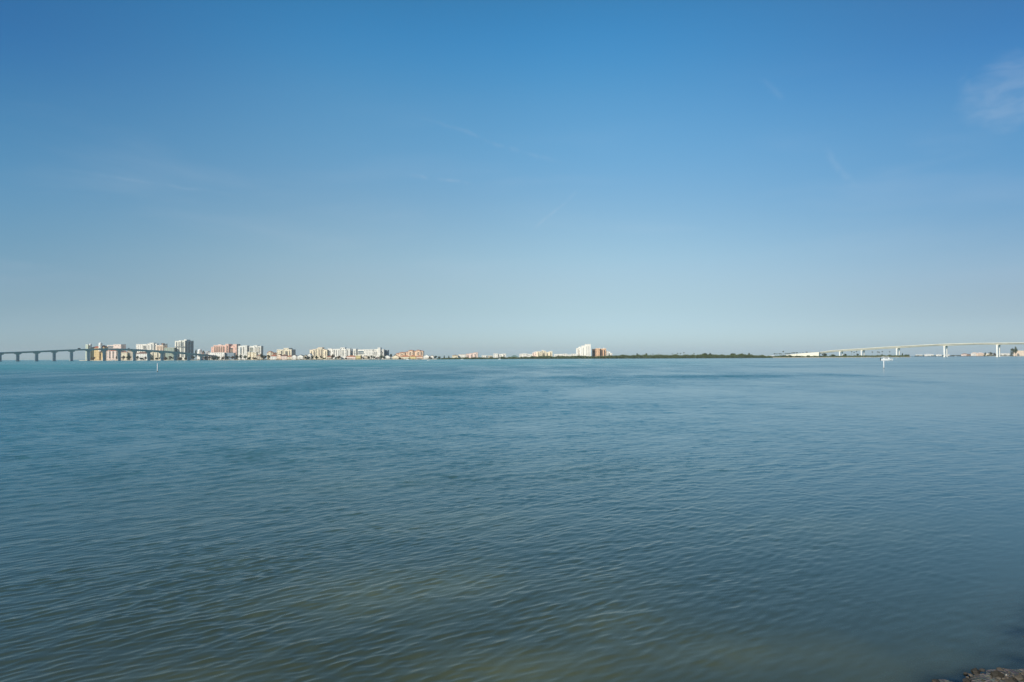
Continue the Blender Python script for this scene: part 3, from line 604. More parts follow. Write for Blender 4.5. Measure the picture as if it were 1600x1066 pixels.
# right of the conifers
bld('apartment_block', 'low cream and brown block left end of the group beyond the green hedge', 'building', 1680, 706.4, 715.2, 554.4, CREAM, depth=14, roof=('hip', BRNROOF, 1.8), win=(4, 3.2))
bld('apartment_block', 'low white block with a pale roof left of the pink stepped tower', 'building', 1690, 716.2, 727.4, 554.6, WHITE, depth=14, roof=('flat', PEACH), win=(3.8, 3.2))
bld('condominium', 'small pink stepped tower block with a mauve shaded end', 'condominium', 1720, 727.8, 746.4, 552.6, BLUSH, blocks=[(727.8, 734, 553.4, 2), (734, 740, 552.6, 1), (740, 746.4, 551.4)], depth=22, roof=('flat', PINK),
    stacks=[(730.4, 732, 555, 560), (736, 737.4, 554.4, 560), (741.6, 743, 553.6, 560)], side=[(.2, .8, 553, 560)], win=(4, 3.3), wmax=30)
bld('apartment_block', 'faint low white buildings in the gap right of the pink stepped tower', 'building', 1900, 752.6, 761, 555.8, WHITE, depth=14, win=(4, 3.2), wmax=16)
bld('apartment_block', 'faint beige low block right of the faint white one', 'building', 1900, 762.2, 769.6, 556.0, BEIGE, depth=14, win=(4, 3.2), wmax=14)
bld('condominium', 'white flat roofed condominium with three dark bays behind the low green thicket', 'condominium', 1750, 771, 790.4, 553.2, WHITE, blocks=[(771, 778, 552.8), (778, 785, 553.6, 2), (785, 790.4, 553.0)], depth=16, stacks=[(778.6, 780, 555, 559), (782, 783.4, 555, 559), (787, 788.2, 555, 559)], win=(4, 3.3), wmax=30)
bld('house', 'cream low house in front of the white condominium with three dark bays', 'house', 1620, 778.4, 793.4, 558.2, CREAM, depth=12, roof=('hip', WHTROOF, 1.6), win=(3.4, 2.9), wmax=14)
bld('house', 'large grey green roofed house half hidden in the thicket', 'house', 1600, 797.4, 810.2, 555.2, GREENG, depth=14, roof=('hip', GREENROOF, 4.6), win=(3.4, 2.9), wmax=10)
bld('apartment_block', 'long white terrace with brown windows right of the grey green roof', 'building', 1680, 811.4, 831.6, 553.0, WHITE, blocks=[(811.4, 816, 553.4, 1), (816, 824, 552.8), (824, 831.6, 553.6, 1)], depth=14, win=(3.6, 3.2), wmax=40)
bld('condominium', 'pinkish white block stepping up to the pale cream condominium', 'condominium', 1700, 832, 838.6, 550.0, BLUSH, blocks=[(832, 835, 551.4, 1), (835, 838.6, 550.0)], depth=16, win=(3.6, 3.2), wmax=24)
bld('condominium', 'pale cream condominium with a small pyramid on its roof', 'condominium', 1690, 839, 863, 549.6, CREAM, blocks=[(839, 846, 549.4), (846, 853, 548.6, 1), (853, 858, 550.6, 2), (858, 863, 549.2)], depth=18,
    units=[(847, 849.6, 547.2, CREAM)], stacks=[(841, 842.4, 551, 557), (847.4, 851, 551.4, 557), (854.4, 856, 552, 557), (859.6, 861, 551, 557)], win=(4, 3.3), wmax=36)
bld('apartment_block', 'low white roofs left of the palm thicket before the white tower', 'building', 1760, 866, 879.4, 553.6, WHITE, depth=14, win=(4, 3.2), wmax=24)
bld('apartment_block', 'low white row leading up to the white twin tower', 'building', 1740, 880.4, 899.6, 553.4, WHITE, blocks=[(880.4, 886, 553.0, 1), (886, 893, 554.4), (893, 899.6, 553.2, 1)], depth=14, win=(3.8, 3.2), wmax=36)
bld('apartment_tower', 'shorter white tower with a pinkish bay, left half of the white pair', 'tower', 1740, 900.4, 907.8, 544.4, WHITE, blocks=[(900.4, 903.6, 544.6), (903.6, 907.8, 543.2, 1)], depth=18, rz=-4, units=[(905, 907, 541.8, WHITE)], stacks=[(903.0, 904.6, 546, 556)], win=(3.8, 3.4), glass=BGLASS, wmax=30, slabs=BLUSH)
bld('apartment_tower', 'tall bright white tower with fine ribs, higher of the white pair', 'tower', 1720, 908.6, 923, 538.6, WHITE, blocks=[(908.6, 914, 540.4, 1), (914, 923, 538.2)], depth=18, rz=-4,
    stacks=[(911, 911.5, 543, 556, BGLASS), (916.4, 916.9, 541, 556, BGLASS), (919.6, 920.1, 541, 556, BGLASS)], win=None)
bld('condominium', 'orange condominium with a dark shaded bay right of the white tower', 'condominium', 1730, 925.2, 946.6, 545.2, ORANGE, blocks=[(925.2, 930.6, 545.8, 3), (930.6, 937, 544.8), (937, 942, 545.4, 4), (942, 946.8, 545.0, 1)], depth=20, rz=-6,
    roof=('flat', PEACH), units=[(936.4, 938, 543.8, WHITE), (942.6, 944, 544.2, WHITE)], stacks=[(926.4, 929.4, 547.6, 557), (937.3, 941.7, 546.4, 558), (943.4, 945, 547, 557)], win=(3.8, 3.4), wmax=36, slabs=BROWN)  # broad middle stack darkens the bay in place of its shade
bld('apartment_block', 'white block stepping down right of the orange condominium', 'building', 1730, 947.4, 956.4, 550, WHITE, blocks=[(947.4, 950.4, 548.8), (950.4, 953.4, 549.8, 1), (953.4, 956.4, 552.2)], depth=14, rz=-4, stacks=[(951, 953, 552.4, 556)], win=(3.6, 3.2), wmax=16)
# the point with the right bridge
bld('boathouse', 'small white boathouse at the right end of the mangrove thicket', 'building', 1462, 1194, 1198.2, 556.4, WHITE, depth=7, roof=('gable', WHTROOF, 1.2), win=(3, 2.6), wmax=2)
bld('boathouse', 'long white shed behind a tree left of the palm row', 'building', 1490, 1202.4, 1211, 555.8, WHITE, depth=8, roof=('gablex', WHTROOF, 1.4), win=(4, 2.6), wmax=4)
# across the pass, under the right bridge
HAZ = 'far houses across the pass'
bld('house', 'faint white low house at the left of the far shore, beyond the island tip', 'house', 3380, 1433, 1441, 554.4, WHITE, depth=16, win=(7, 4), wmax=8)
bld('house', 'faint long white building on the far shore, second left of the tall twin piers', 'house', 3250, 1447.6, 1458.6, 553.0, WHITE, depth=18, roof=('hip', WHTROOF, 2.5), win=(7, 4), wmax=10)
bld('house', 'bright white house on the far shore just left of the tall twin piers', 'house', 3150, 1465.4, 1471, 553.4, WHITE, depth=16, roof=('hip', WHTROOF, 2.0), win=(6, 4), wmax=6)
bld('house', 'white house on the far shore just right of the tall twin piers', 'house', 3080, 1479.6, 1483.4, 553.4, WHITE, depth=16, roof=('hip', WHTROOF, 2.0), win=(6, 4), wmax=6)
bld('house', 'pink low row house on the far shore with a mauve roof', 'house', 2900, 1504.6, 1512.6, 552.4, BLUSH, depth=14, roof=('hip', BROWN, 3.0), win=(5, 3.6), wmax=10)
bld('house', 'low brown house between the pink row and the white villa', 'house', 2850, 1513.4, 1519.6, 553.4, BROWN, depth=14, roof=('hip', BRNROOF, 2.6), win=(5, 3.6), wmax=8)
bld('house', 'large white villa with arches on the far shore', 'house', 2700, 1520.4, 1528, 550.8, WHITE, depth=14, roof=('hip', PEACH, 3.4), win=(4, 3.4), wmax=14)
bld('house', 'peach villa with a pink roof right of the large white villa', 'house', 2650, 1528.4, 1537.4, 551.0, PEACH, depth=14, roof=('hip', BLUSH, 3.6), win=(4, 3.4), wmax=14)
bld('house', 'pale house behind dark bushes left of the right hand twin piers', 'house', 2600, 1543.6, 1551, 551.4, CREAM, depth=14, roof=('hip', WHTROOF, 3.2), win=(4, 3.4), wmax=10)
bld('house', 'low white wall house between the twin piers and the tall pines', 'house', 2500, 1563.4, 1577.6, 552.6, WHITE, depth=12, roof=('flat', WHTROOF), win=(5, 3.4), wmax=10)
bld('house', 'beige block house at the right edge beyond the tall dark pines', 'house', 2330, 1589.2, 1622, 548.2, PEACH, depth=18, roof=('flat', CREAM), win=(9, 3.6), wmax=14)

# ------------------------------------------------------------------ bridges
def pl(tab, x): return float(np.interp(x, [t[0] for t in tab], [t[1] for t in tab]))

def on_line(line, px):
    (pa, Ya), (pb, Yb) = line; ua = (pa - 800) / F; ub = (pb - 800) / F; u = (px - 800) / F
    ax, bx = ua * Ya, ub * Yb; t = (u * Ya - ax) / ((bx - ax) - u * (Yb - Ya)); return Ya + t * (Yb - Ya)
def make_bridge(name, label, line, tops, bots, piers, wdeck, mc, twin=False):
    """line: px -> Y along the deck's near edge; piers: px of each pier"""
    root = empty(name, (0, 0, 0)); tag(root, label, 'bridge')
    xs = np.linspace(tops[0][0], tops[-1][0], 70)
    C = []
    for px in xs:
        Yd = on_line(line, px); x = (px - 800) / F * Yd
        zt = CAMH + (YH(px) - pl(tops, px)) * Yd / F; zb = CAMH + (YH(px) - pl(bots, px)) * Yd / F
        C.append((Vector((x, Yd, 0)), zt, zb))
    def nrm(i):
        a = C[max(0, i - 1)][0]; b = C[min(len(C) - 1, i + 1)][0]; d = (b - a).normalized(); return Vector((-d.y, d.x, 0))   # points away from the camera
    def sweep(prof):     # prof: function(zt, zb) -> list of (offset, z), closed loop
        mb = MB(); rings = []
        for i, (p, zt, zb) in enumerate(C):
            n = nrm(i); rings.append([(p.x + n.x * o, p.y + n.y * o, z) for (o, z) in prof(zt, zb)])
        k = len(rings[0]); pts = [q for r in rings for q in r]; fs = []
        for i in range(len(rings) - 1):
            for j in range(k): fs.append((i * k + j, i * k + (j + 1) % k, (i + 1) * k + (j + 1) % k, (i + 1) * k + j))
        fs.append(tuple(range(k))); fs.append(tuple(range((len(rings) - 1) * k, len(rings) * k)))
        mb.poly(pts, fs); return mb
    w = wdeck
    sweep(lambda t, b: [(0, t - .9), (0, t - 1.35), (w * .06, t - 1.9), (w * .20, b), (w * .80, b), (w * .94, t - 1.9), (w, t - 1.35), (w, t - .9)]).build('deck', mc, root)
    sweep(lambda t, b: [(.04, t - .897), (w - .04, t - .897), (w - .04, t - .86), (.04, t - .86)]).build('road', ASPH, root)
    for o in (0.0, w - .4):
        sweep(lambda t, b: [(o - .03, t - 1.6), (o + .40, t - 1.6), (o + .30, t), (o + .05, t)]).build('parapet', mc, root)
    for px in piers:
        Yd = on_line(line, px); i = int(np.argmin(abs(xs - px))); n = nrm(i); d = Vector((n.y, -n.x, 0)); p = Vector(((px - 800) / F * Yd, Yd, 0))
        zb = CAMH + (YH(px) - pl(bots, px)) * Yd / F
        def quadcol(mb, c, hw, hd, z0, z1, hw1=None, hd1=None):
            hw1 = hw1 or hw; hd1 = hd1 or hd
            pts = [c + d * sx * hw + n * sy * hd + Vector((0, 0, z0)) for sx, sy in ((-1, -1), (1, -1), (1, 1), (-1, 1))]
            pts += [c + d * sx * hw1 + n * sy * hd1 + Vector((0, 0, z1)) for sx, sy in ((-1, -1), (1, -1), (1, 1), (-1, 1))]
            mb.poly(pts, [(0, 3, 2, 1), (4, 5, 6, 7), (0, 1, 5, 4), (1, 2, 6, 5), (2, 3, 7, 6), (3, 0, 4, 7)])
        if twin:
            hc = min(1.0, zb * .1)
            for o in (w * .10, w * .90):
                c = p + n * o; mb = MB(); quadcol(mb, c, 1.5, 1.3, -1.5, zb - hc * .2); col_ = mb.build('pier', CONCW, root)
                mb = MB(); quadcol(mb, c, 2.3, 2.0, -1.5, .9); mb.build('footing', CONCW, col_)
            mb = MB(); quadcol(mb, p + n * w * .5, 1.6, w * .45, zb - 2.0, zb + .25, 3.2, w * .34); mb.build('crossbeam', mc, root)
        else:
            c = p + n * w * .5; mb = MB(); quadcol(mb, c, 2.3, 2.6, -1.5, zb - 2.6, 2.3, 2.6); col_ = mb.build('pier', mc, root)
            mb = MB(); quadcol(mb, c, 2.35, 2.65, zb - 2.6, zb - 1.3, 5.6, w * .30); quadcol(mb, c, 5.6, w * .30, zb - 1.297, zb + .25); mb.build('cap', mc, col_)
            mb = MB(); quadcol(mb, c, 3.3, 3.6, -1.5, .8); mb.build('footing', mc, col_)
    return root

LB = [(0, 1400), (336, 1765)]
make_bridge('concrete_bridge', 'grey concrete bridge humped over flared single piers from the left edge to the towers',
    LB, [(-85, 554), (0, 550.6), (30, 549.6), (59, 548.4), (86, 547.2), (113, 546.1), (140, 545), (165, 544.5), (188, 544.7), (211, 545.5), (234, 546.9), (255, 548.1), (275, 549.5), (297, 551.5), (317, 553.6), (336, 555.4), (372, 557.6)],
    [(-85, 556.6), (0, 553.2), (30, 552.2), (59, 551), (86, 549.7), (113, 548.4), (140, 547.4), (165, 546.9), (188, 547.2), (211, 548.2), (234, 549.8), (255, 550.9), (275, 552.4), (297, 554.2), (317, 556), (336, 557.6), (372, 559.6)],
    [-60, -29, 1.5, 29.5, 59, 86.5, 113.5, 140, 164.5, 188, 211.5, 234, 255, 275.5, 296.5, 316.5, 336], 13.0, CONC)
RB = [(1280, 2000), (1600, 1580)]
make_bridge('concrete_bridge', 'pale high bridge on white twin columns rising from the retaining wall to the right edge',
    RB, [(1280, 550.3), (1300, 547.3), (1320, 546.0), (1345, 544.5), (1375, 542.5), (1400, 541.0), (1440, 538.9), (1475, 537.2), (1520, 536.1), (1560, 535.6), (1600, 535.4), (1720, 537.2)],
    [(1280, 552.8), (1300, 550.2), (1320, 549.1), (1345, 547.7), (1375, 545.6), (1400, 544.4), (1440, 541.9), (1462, 540.5), (1475, 540.8), (1488, 540.2), (1520, 538.9), (1560, 538.9), (1600, 538.2), (1720, 540.4)],
    [1311.5, 1345.5, 1400.5, 1475, 1557.5, 1650], 16.0, CONCL, twin=True)
# the walled ramp that carries the road up to it
rw = MB(); pts_f = [(1211, 557.2), (1222, 556.0), (1234, 553.8), (1250, 552.4), (1265, 551.4), (1279.6, 550.4)]
rows = []
for (px, py) in pts_f:
    Yd = 1985 + (1280 - px) * .6; x = (px - 800) / F * Yd; z = CAMH + (YH(px) - py) * Yd / F
    rows.append([(x - 4, Yd - 6, .2), (x, Yd, z), (x + 9, Yd + 13, z), (x + 9, Yd + 13, .2)])
for k in range(len(rows) - 1):
    P = rows[k] + rows[k + 1]; fs = [(0, 4, 5, 1), (1, 5, 6, 2), (2, 6, 7, 3), (3, 7, 4, 0)]
    if k == 0: fs.append((0, 1, 2, 3))
    if k == len(rows) - 2: fs.append((7, 6, 5, 4))
    rw.poly(P, fs)
tag(rw.build('retaining_wall', mat('cream_concrete', (0.74, 0.70, 0.56))), 'long white sloping retaining wall at the foot of the right bridge', 'wall')

# ------------------------------------------------------------------ vehicles on the bridges
def car_meshes():
    def side(prof, w, mi):
        mb = MB(); pts = [(x, -w / 2, z) for x, z in prof] + [(x, w / 2, z) for x, z in prof]; n = len(prof)
        mb.poly(pts, [tuple(range(n)), tuple(range(2 * n - 1, n - 1, -1))] + [(i, (i + 1) % n, n + (i + 1) % n, n + i) for i in range(n)], mi); return mb
    return side([(-2.2, .3), (2.2, .3), (2.25, .75), (1.2, .95), (-2.2, .98)], 1.8, 0), side([(-2.0, .984), (1.1, .954), (.5, 1.5), (-1.6, 1.5)], 1.6, 0), side([(-2.8, .35), (2.6, .35), (2.6, 1.2), (2.0, 2.4), (-2.8, 2.5)], 2.0, 0)
cb, cc, vb = car_meshes()
def vehicle(name, label, px, py_wheel, Yd, ang, colour, van=False):
    z = CAMH + (YH(px) - py_wheel) * Yd / F
    r = empty(name, ((px - 800) / F * Yd, Yd, z), ang); tag(r, label, 'van' if van else 'car')
    (vb if van else cb).build('body', colour, r)
    if not van: cc.build('cabin', GLASS, r)
    for x in (-1.4, 1.4):
        for y in (-.8, .8):
            q = MB(); q.tube((x, y - .12, .33), (x, y + .12, .33), .33, .33, 12); q.build('wheel', DARK, r)
    if van:
        q = MB(); q.box(2.0, 2.62, -.85, .85, 1.35, 2.0); q.build('windscreen', GLASS, r)
aL = math.atan2(1765 - 1400, (336 - 800) / F * 1765 - (0 - 800) / F * 1400)
CARDK = mat('dark_car_paint', (0.03, 0.035, 0.045), rough=0.3, spec=0.5); CARW = mat('white_car_paint', (0.7, 0.7, 0.7), rough=0.3, spec=0.5); CARR = mat('grey_car_paint', (0.16, 0.17, 0.18), rough=0.3, spec=0.5)
vehicle('van', 'dark van crossing the left bridge before the domed turrets', 123.5, 546.02 - .15, on_line(LB, 123.5) + 6, aL, CARDK, True)
vehicle('car', 'grey car crossing the left bridge above the beige house', 201, 545.05, on_line(LB, 201) + 6, aL, CARR)
vehicle('car', 'dark car leading on the ramp above the white retaining wall', 1254.6, 551.6, 2006, R(-38), CARDK)
vehicle('car', 'grey car following close on the ramp, nearer the palm row', 1250.4, 551.9, 2008, R(-38), CARR)
vehicle('van', 'dark van higher on the ramp close to the bridge', 1260.4, 551.2, 2003, R(-38), CARDK, True)

# ------------------------------------------------------------------ channel posts
for px, base, top, lab in ((246.3, 581.2, 568.0, 'plain white post standing in the water below the bridge ramp'), (1380.4, 576.0, 562.6, 'plain white post standing in the water in front of the white motorboat')):
    Yd = CAMH * F / (base - YH(px)); h = CAMH + (YH(px) - top) * Yd / F
    r = empty('channel_post', ((px - 800) / F * Yd, Yd, 0)); tag(r, lab, 'post', 'white channel posts')
    q = MB(); q.tube((0, 0, -2), (0, 0, h - .12), .135, .12, 14); q.build('post', POSTW, r, True)
    q = MB(); q.lathe(0, 0, [(.0, h - .12), (.145, h - .12), (.145, h - .06), (.0, h + .05)], 14); q.build('cap', POSTW, r)
    q = MB(); q.lathe(0, 0, [(.142, -.3), (.146, .05), (.141, .22)], 14); q.build('tide_band', mat('wet_barnacles', (.10, .10, .08)), r)

# ------------------------------------------------------------------ boats
def hull_mesh(Lh, Bm, H):
    mb = MB(); n = 12; rings = []
    for i in range(n + 1):
        t = i / n; x = -Lh / 2 + Lh * t; b = Bm / 2 * (1 - max(0, (t - .45) / .55) ** 2.2) * (.9 + .1 * min(1, t * 4)); b = max(b, .03); sh = H * (1 + .35 * t ** 2); k = -.35 * (1 - max(0, (t - .7) / .3) ** 2)
        rings.append([(x, 0, k), (x, -b * .75, .05 + .25 * t ** 3 * H), (x + .06 * t * Lh * .5, -b, sh), (x + .06 * t * Lh * .5, b, sh), (x, b * .75, .05 + .25 * t ** 3 * H)])
    pts = [p for r in rings for p in r]; fs = []
    for i in range(n):
        for j in range(5): fs.append((i * 5 + j, i * 5 + (j + 1) % 5, (i + 1) * 5 + (j + 1) % 5, (i + 1) * 5 + j))
    fs += [tuple(range(5)), tuple(range(n * 5, n * 5 + 5))]
    mb.poly(pts, fs); return mb
def boat(name, label, px, base, Lpx, rz=0.0, hard=True, colour=PAINT, Yd=None, tall=1.0):
    Yd = Yd or CAMH * F / (base - YH(px)); s = Lpx / F * Yd / 9.0
    r = empty(name, ((px - 800) / F * Yd, Yd, 0), R(rz)); r.scale = (s, s, s * tall); tag(r, label, 'boat')
    hull_mesh(9, 2.9, 1.0).build('hull', colour, r)
    q = MB(); q.poly([(-2.6, -1.0, 1.0), (1.9, -.9, 1.15), (1.9, .9, 1.15), (-2.6, 1.0, 1.0), (-2.4, -.9, 1.75), (1.0, -.75, 1.75), (1.0, .75, 1.75), (-2.4, .9, 1.75)], [(0, 3, 2, 1), (4, 5, 6, 7), (0, 1, 5, 4), (1, 2, 6, 5), (2, 3, 7, 6), (3, 0, 4, 7)])
    cab = q.build('cabin', colour, r)
    q = MB(); q.box(-2.2, .6, -1.0, -.93, 1.25, 1.6); q.build('window', GLASS, cab)
    if hard:
        q = MB(); q.box(-3.6, .9, -1.15, 1.15, 2.45, 2.55); q.build('hardtop', colour, r)
        for x in (-3.3, .6):
            for y in (-1.0, 1.0):
                q = MB(); q.tube((x, y, 1.0), (x, y, 2.45), .05, .05, 6); q.build('support', colour, r)
    q = MB(); q.box(-4.95, -4.45, -.3, .3, .2, 1.5); q.build('outboard_motor', DARK, r)
    return r
boat('motorboat', 'white motorboat with a hardtop and dark stern motor under the right bridge', 1385.4, 563.6, 17.6, -8, tall=1.35)
boat('motorboat', 'small low white boat off the white gabled houses', 669.6, 564.0, 5.4, 10, False)
boat('motorboat', 'white boat moored below the orange roofed villas', 637, 562.4, 4.6, 180, True, Yd=1350)
boat('motorboat', 'white boat close to the shore below the low white block', 722, 562.4, 5.0, 0, True, Yd=1330)
boat('motorboat', 'white boat close to the shore below the cream low house', 780.4, 562.0, 4.4, 170, True, Yd=1320)
boat('motorboat', 'white boat at the foot of the pink arcaded mid-rise under the left bridge', 177.4, 563.6, 4.6, 15, True, Yd=1730)
boat('motorboat', 'dark hulled boat moored right of the white one under the left bridge', 185.2, 563.6, 6.4, 175, False, CARDK, Yd=1728)
boat('motorboat', 'tiny white boat far off between the tall twin piers and the pink row', 1493.4, 555.9, 3.8, 10, True, Yd=2600)

# ------------------------------------------------------------------ vegetation
def leaf_cloud(blobs, n, size, seed):
    """n leaf clusters scattered through ellipsoidal blobs ((x,y,z),(rx,ry,rz)); returns MB"""
    r = random.Random(seed); mb = MB(); tot = sum(b[1][0] * b[1][2] for b in blobs)
    for (c, rad) in blobs:
        for i in range(max(6, int(n * rad[0] * rad[2] / tot))):
            u = Vector((r.gauss(0, 1), r.gauss(0, 1), r.gauss(0, 1))).normalized() * (r.random() ** .45)
            p = Vector((c[0] + u.x * rad[0], c[1] + u.y * rad[1], c[2] + u.z * rad[2]))
            nn = (u + Vector((r.gauss(0, .5), r.gauss(0, .5), r.gauss(.3, .5)))).normalized(); a = nn.orthogonal().normalized(); b = nn.cross(a); th = r.random() * 6.28
            a, b = a * math.cos(th) + b * math.sin(th), b * math.cos(th) - a * math.sin(th); s = size * r.uniform(.6, 1.3)
            mb.poly([p - a * s, p - b * s * .6, p + a * s, p + b * s * .6 + nn * s * .3], [(0, 1, 2), (0, 2, 3)])
    return mb
TREES = []
def tree_proto(k, kind):
    r = random.Random(k * 13 + len(kind)); tr = MB(); blobs = []
    if kind == 'broad':
        tr.tube((0, 0, -.5), (.1, 0, 2.2), .32, .24, 7)
        for i in range(5):
            a = i * 1.257 + r.random(); e = Vector((math.cos(a) * r.uniform(1.2, 2.2), math.sin(a) * r.uniform(1.2, 2.2), r.uniform(3.6, 5.8)))
            tr.tube((.1, 0, 2.1), e, .16, .05, 5); blobs.append((e, (r.uniform(1.2, 1.9), r.uniform(1.2, 1.8), r.uniform(.9, 1.5))))
        blobs.append(((0, 0, 6.0), (1.6, 1.6, 1.3))); blobs.append(((r.uniform(-1, 1), -.5, 3.0), (2.2, 1.8, 1.3))); crown = leaf_cloud(blobs, 460, .48, k)
    elif kind == 'conifer':
        tr.tube((0, 0, -.5), (0, 0, 8.2), .26, .06, 7)
        for i in range(9):
            z = 1.2 + i * .85; rr = 1.75 * (1 - i / 10) + .25
            blobs.append(((r.uniform(-.35, .35), r.uniform(-.3, .3), z), (rr, rr, .62)))
            tr.tube((0, 0, z - .2), (rr * .7 * math.cos(i * 2.1), rr * .7 * math.sin(i * 2.1), z), .06, .02, 4)
        crown = leaf_cloud(blobs, 440, .38, k)
    else:                                                 # shrub-like, low and wide
        for i in range(4):
            e = Vector((r.uniform(-1.6, 1.6), r.uniform(-1, 1), r.uniform(1.2, 2.2))); tr.tube((e.x * .2, e.y * .2, -.4), e, .13, .05, 5)
            blobs.append((e, (r.uniform(1.0, 1.6), r.uniform(1.0, 1.5), r.uniform(.8, 1.2))))
        crown = leaf_cloud(blobs, 320, .46, k)
    H = {'broad': 7.4, 'conifer': 9.2, 'bush': 3.1}[kind]; Wd = {'broad': 6.0, 'conifer': 4.0, 'bush': 5.2}[kind]
    return tr.mesh('trunk', BARK), {q: crown.mesh('crown', LF[q]) for q in ('dark', 'green', 'brown')}, H, Wd
PROTO = {kd: [tree_proto(k, kd) for k in range(3)] for kd in ('broad', 'conifer', 'bush')}
_tc = 0
def tree(kind, hue, px, top, wpx, label, Yd=None, group=None, base=G - .1, name=None):
    global _tc
    _tc += 1; tr, crowns, H, Wd = PROTO[kind][_tc % 3]; Yd = Yd or float(YSH(px)) + 14
    h = CAMH + (YH(px) - top) * Yd / F - base; w = wpx / F * Yd
    r = empty(name or {'broad': 'tree', 'conifer': 'conifer', 'bush': 'bush'}[kind], ((px - 800) / F * Yd, Yd, base), random.uniform(0, 6.28)); r.scale = (w / Wd, w / Wd, h / H)
    tag(r, label, 'bush' if kind == 'bush' else 'tree', group)
    link('trunk', tr, r); link('crown', crowns[hue], r)
def palm_mesh(k):
    r = random.Random(k + 99); tr = MB(); bend = r.uniform(-.6, .6); pr = Vector((0, 0, -.5))
    for i in range(1, 6):
        q = Vector((bend * (i / 5) ** 2, 0, 8.4 * i / 5)); tr.tube(pr, q, .23 - .02 * i, .21 - .02 * i, 7, caps=False); pr = q
    cr = MB()
    for i in range(17):
        a = i * 2.399; up = r.uniform(.2, 1.1); L = r.uniform(1.7, 2.3); d = Vector((math.cos(a), math.sin(a), 0)); sd_ = Vector((-d.y, d.x, 0)); prev = None
        for s in range(5):
            t = s / 4; c = pr + d * L * t + Vector((0, 0, up * t * 1.3 - 1.9 * t * t)); w = .34 * math.sin(math.pi * (.15 + .8 * t))
            cur = [c - sd_ * w + Vector((0, 0, -.12)), c, c + sd_ * w + Vector((0, 0, -.12))]
            if prev: cr.poly(prev + cur, [(0, 1, 4, 3), (1, 2, 5, 4)])
            prev = cur
    return tr.mesh('trunk', PALMBARK), cr.mesh('crown', LF['palm'])
PALMS = [palm_mesh(k) for k in range(4)]
def palm(px, top, label, Yd, group=None, wpx=2.7, base=G - .1):
    i = int(px * 7) % 4; h = CAMH + (YH(px) - top) * Yd / F - base; s = wpx / F * Yd / 4.2
    r = empty('palm_tree', ((px - 800) / F * Yd, Yd, base), random.uniform(0, 6.28)); r.scale = (s, s, h / 9.0); tag(r, label, 'palm tree', group)
    link('trunk', PALMS[i][0], r); link('crown', PALMS[i][1], r)

T = tree
T('broad', 'brown', 193, 555.4, 5.2, 'brown tree in front of the cream house under the bridge')
T('broad', 'dark', 201.2, 554.6, 7.0, 'round dark tree in front of the tall beige house under the bridge')
T('bush', 'brown', 145.5, 557.4, 6, 'brown bush at the foot of the ochre waterfront building')
T('broad', 'dark', 182, 556.4, 3.4, 'slim dark tree at the right end of the pink arcaded mid-rise')
T('broad', 'dark', 215, 555.6, 4.2, 'dark tree at the left end of the brown roofed white house under the bridge')
T('bush', 'dark', 221, 558.2, 6, 'low dark bush in front of the brown roofed white house under the bridge')
T('broad', 'brown', 227.4, 557.0, 4.4, 'brown green tree at the right end of the brown roofed white house under the bridge')
T('bush', 'dark', 237.6, 558.6, 5, 'dark bush at the left foot of the cream apartment block under the bridge')
T('bush', 'brown', 245, 558.4, 5.4, 'brown bush before the middle of the cream apartment block under the bridge')
T('broad', 'dark', 250.6, 557.2, 4.6, 'dark green tree at the right foot of the cream apartment block')
T('bush', 'brown', 259, 557.8, 6.2, 'brown bush at the left end of the low green grey block')
T('broad', 'brown', 266, 556.4, 6.2, 'reddish brown tree before the middle of the low green grey block')
T('broad', 'dark', 271.6, 557.4, 5, 'dark tree between the low green grey block and the glass tower')
T('bush', 'brown', 281.6, 558.4, 7, 'brown hedge bush at the foot of the pale ribs of the glass tower')
T('bush', 'dark', 291, 558.2, 7, 'dark bush at the foot of the shaded side of the glass tower')
T('broad', 'dark', 302, 556.2, 6, 'dark tree just left of the white domed building, low at the shore')
T('broad', 'dark', 306.2, 545.4, 3.6, 'tall dark tree close against the left of the white dome', 1830)
T('broad', 'dark', 317.6, 547.6, 4.6, 'tall dark tree close against the right of the white dome', 1830)
T('broad', 'dark', 320.6, 557.0, 6, 'dark spreading tree at the shore right of the white dome')
T('broad', 'brown', 327.4, 556.6, 6, 'brown tree at the left end of the white podium')
T('bush', 'dark', 334, 557.4, 7, 'dark bush below the white podium, nearer its left end')
T('broad', 'green', 341, 556.8, 6.4, 'green tree below the middle of the white podium')
T('bush', 'brown', 348.6, 557.2, 7, 'brown bush at the right end of the white podium')
T('broad', 'dark', 356, 556.6, 7, 'dark tree below the blue grey wing of the pink hotel')
T('broad', 'brown', 363.6, 556.0, 6.4, 'brown tree at the right end of the blue grey wing')
T('broad', 'dark', 370, 553.4, 5.6, 'dark tree standing between the pink hotel and the white slab')
T('broad', 'dark', 376.4, 554.2, 5.4, 'dark tree before the white slab, right of the pink hotel')
T('broad', 'green', 383, 554.8, 5.4, 'green tree left of the three joined cream blocks')
T('bush', 'dark', 390, 558.0, 7, 'dark bush below the three joined cream blocks')
T('bush', 'brown', 397.6, 558.2, 6.6, 'brown bush right below the three joined cream blocks')
T('broad', 'dark', 408.2, 551.8, 4.4, 'slim dark tree right of the white and cream tower')
T('broad', 'dark', 413.6, 555.0, 8.0, 'wide dark tree between the brown pavilion and the townhouses', 1650)
T('broad', 'dark', 419.4, 554.6, 6.4, 'dark tree in front of the pale cream stepped house', 1645)
T('broad', 'dark', 476.8, 556.6, 4.4, 'dark tree before the dark gabled house')
T('broad', 'dark', 482.4, 557.0, 4.4, 'dark tree before the white peaked house')
T('broad', 'dark', 488.6, 556.2, 5.4, 'dark tree at the left foot of the stepped cream condominium')
T('broad', 'dark', 494.6, 556.0, 6, 'dark spreading tree below the centre tower of the stepped cream condominium')
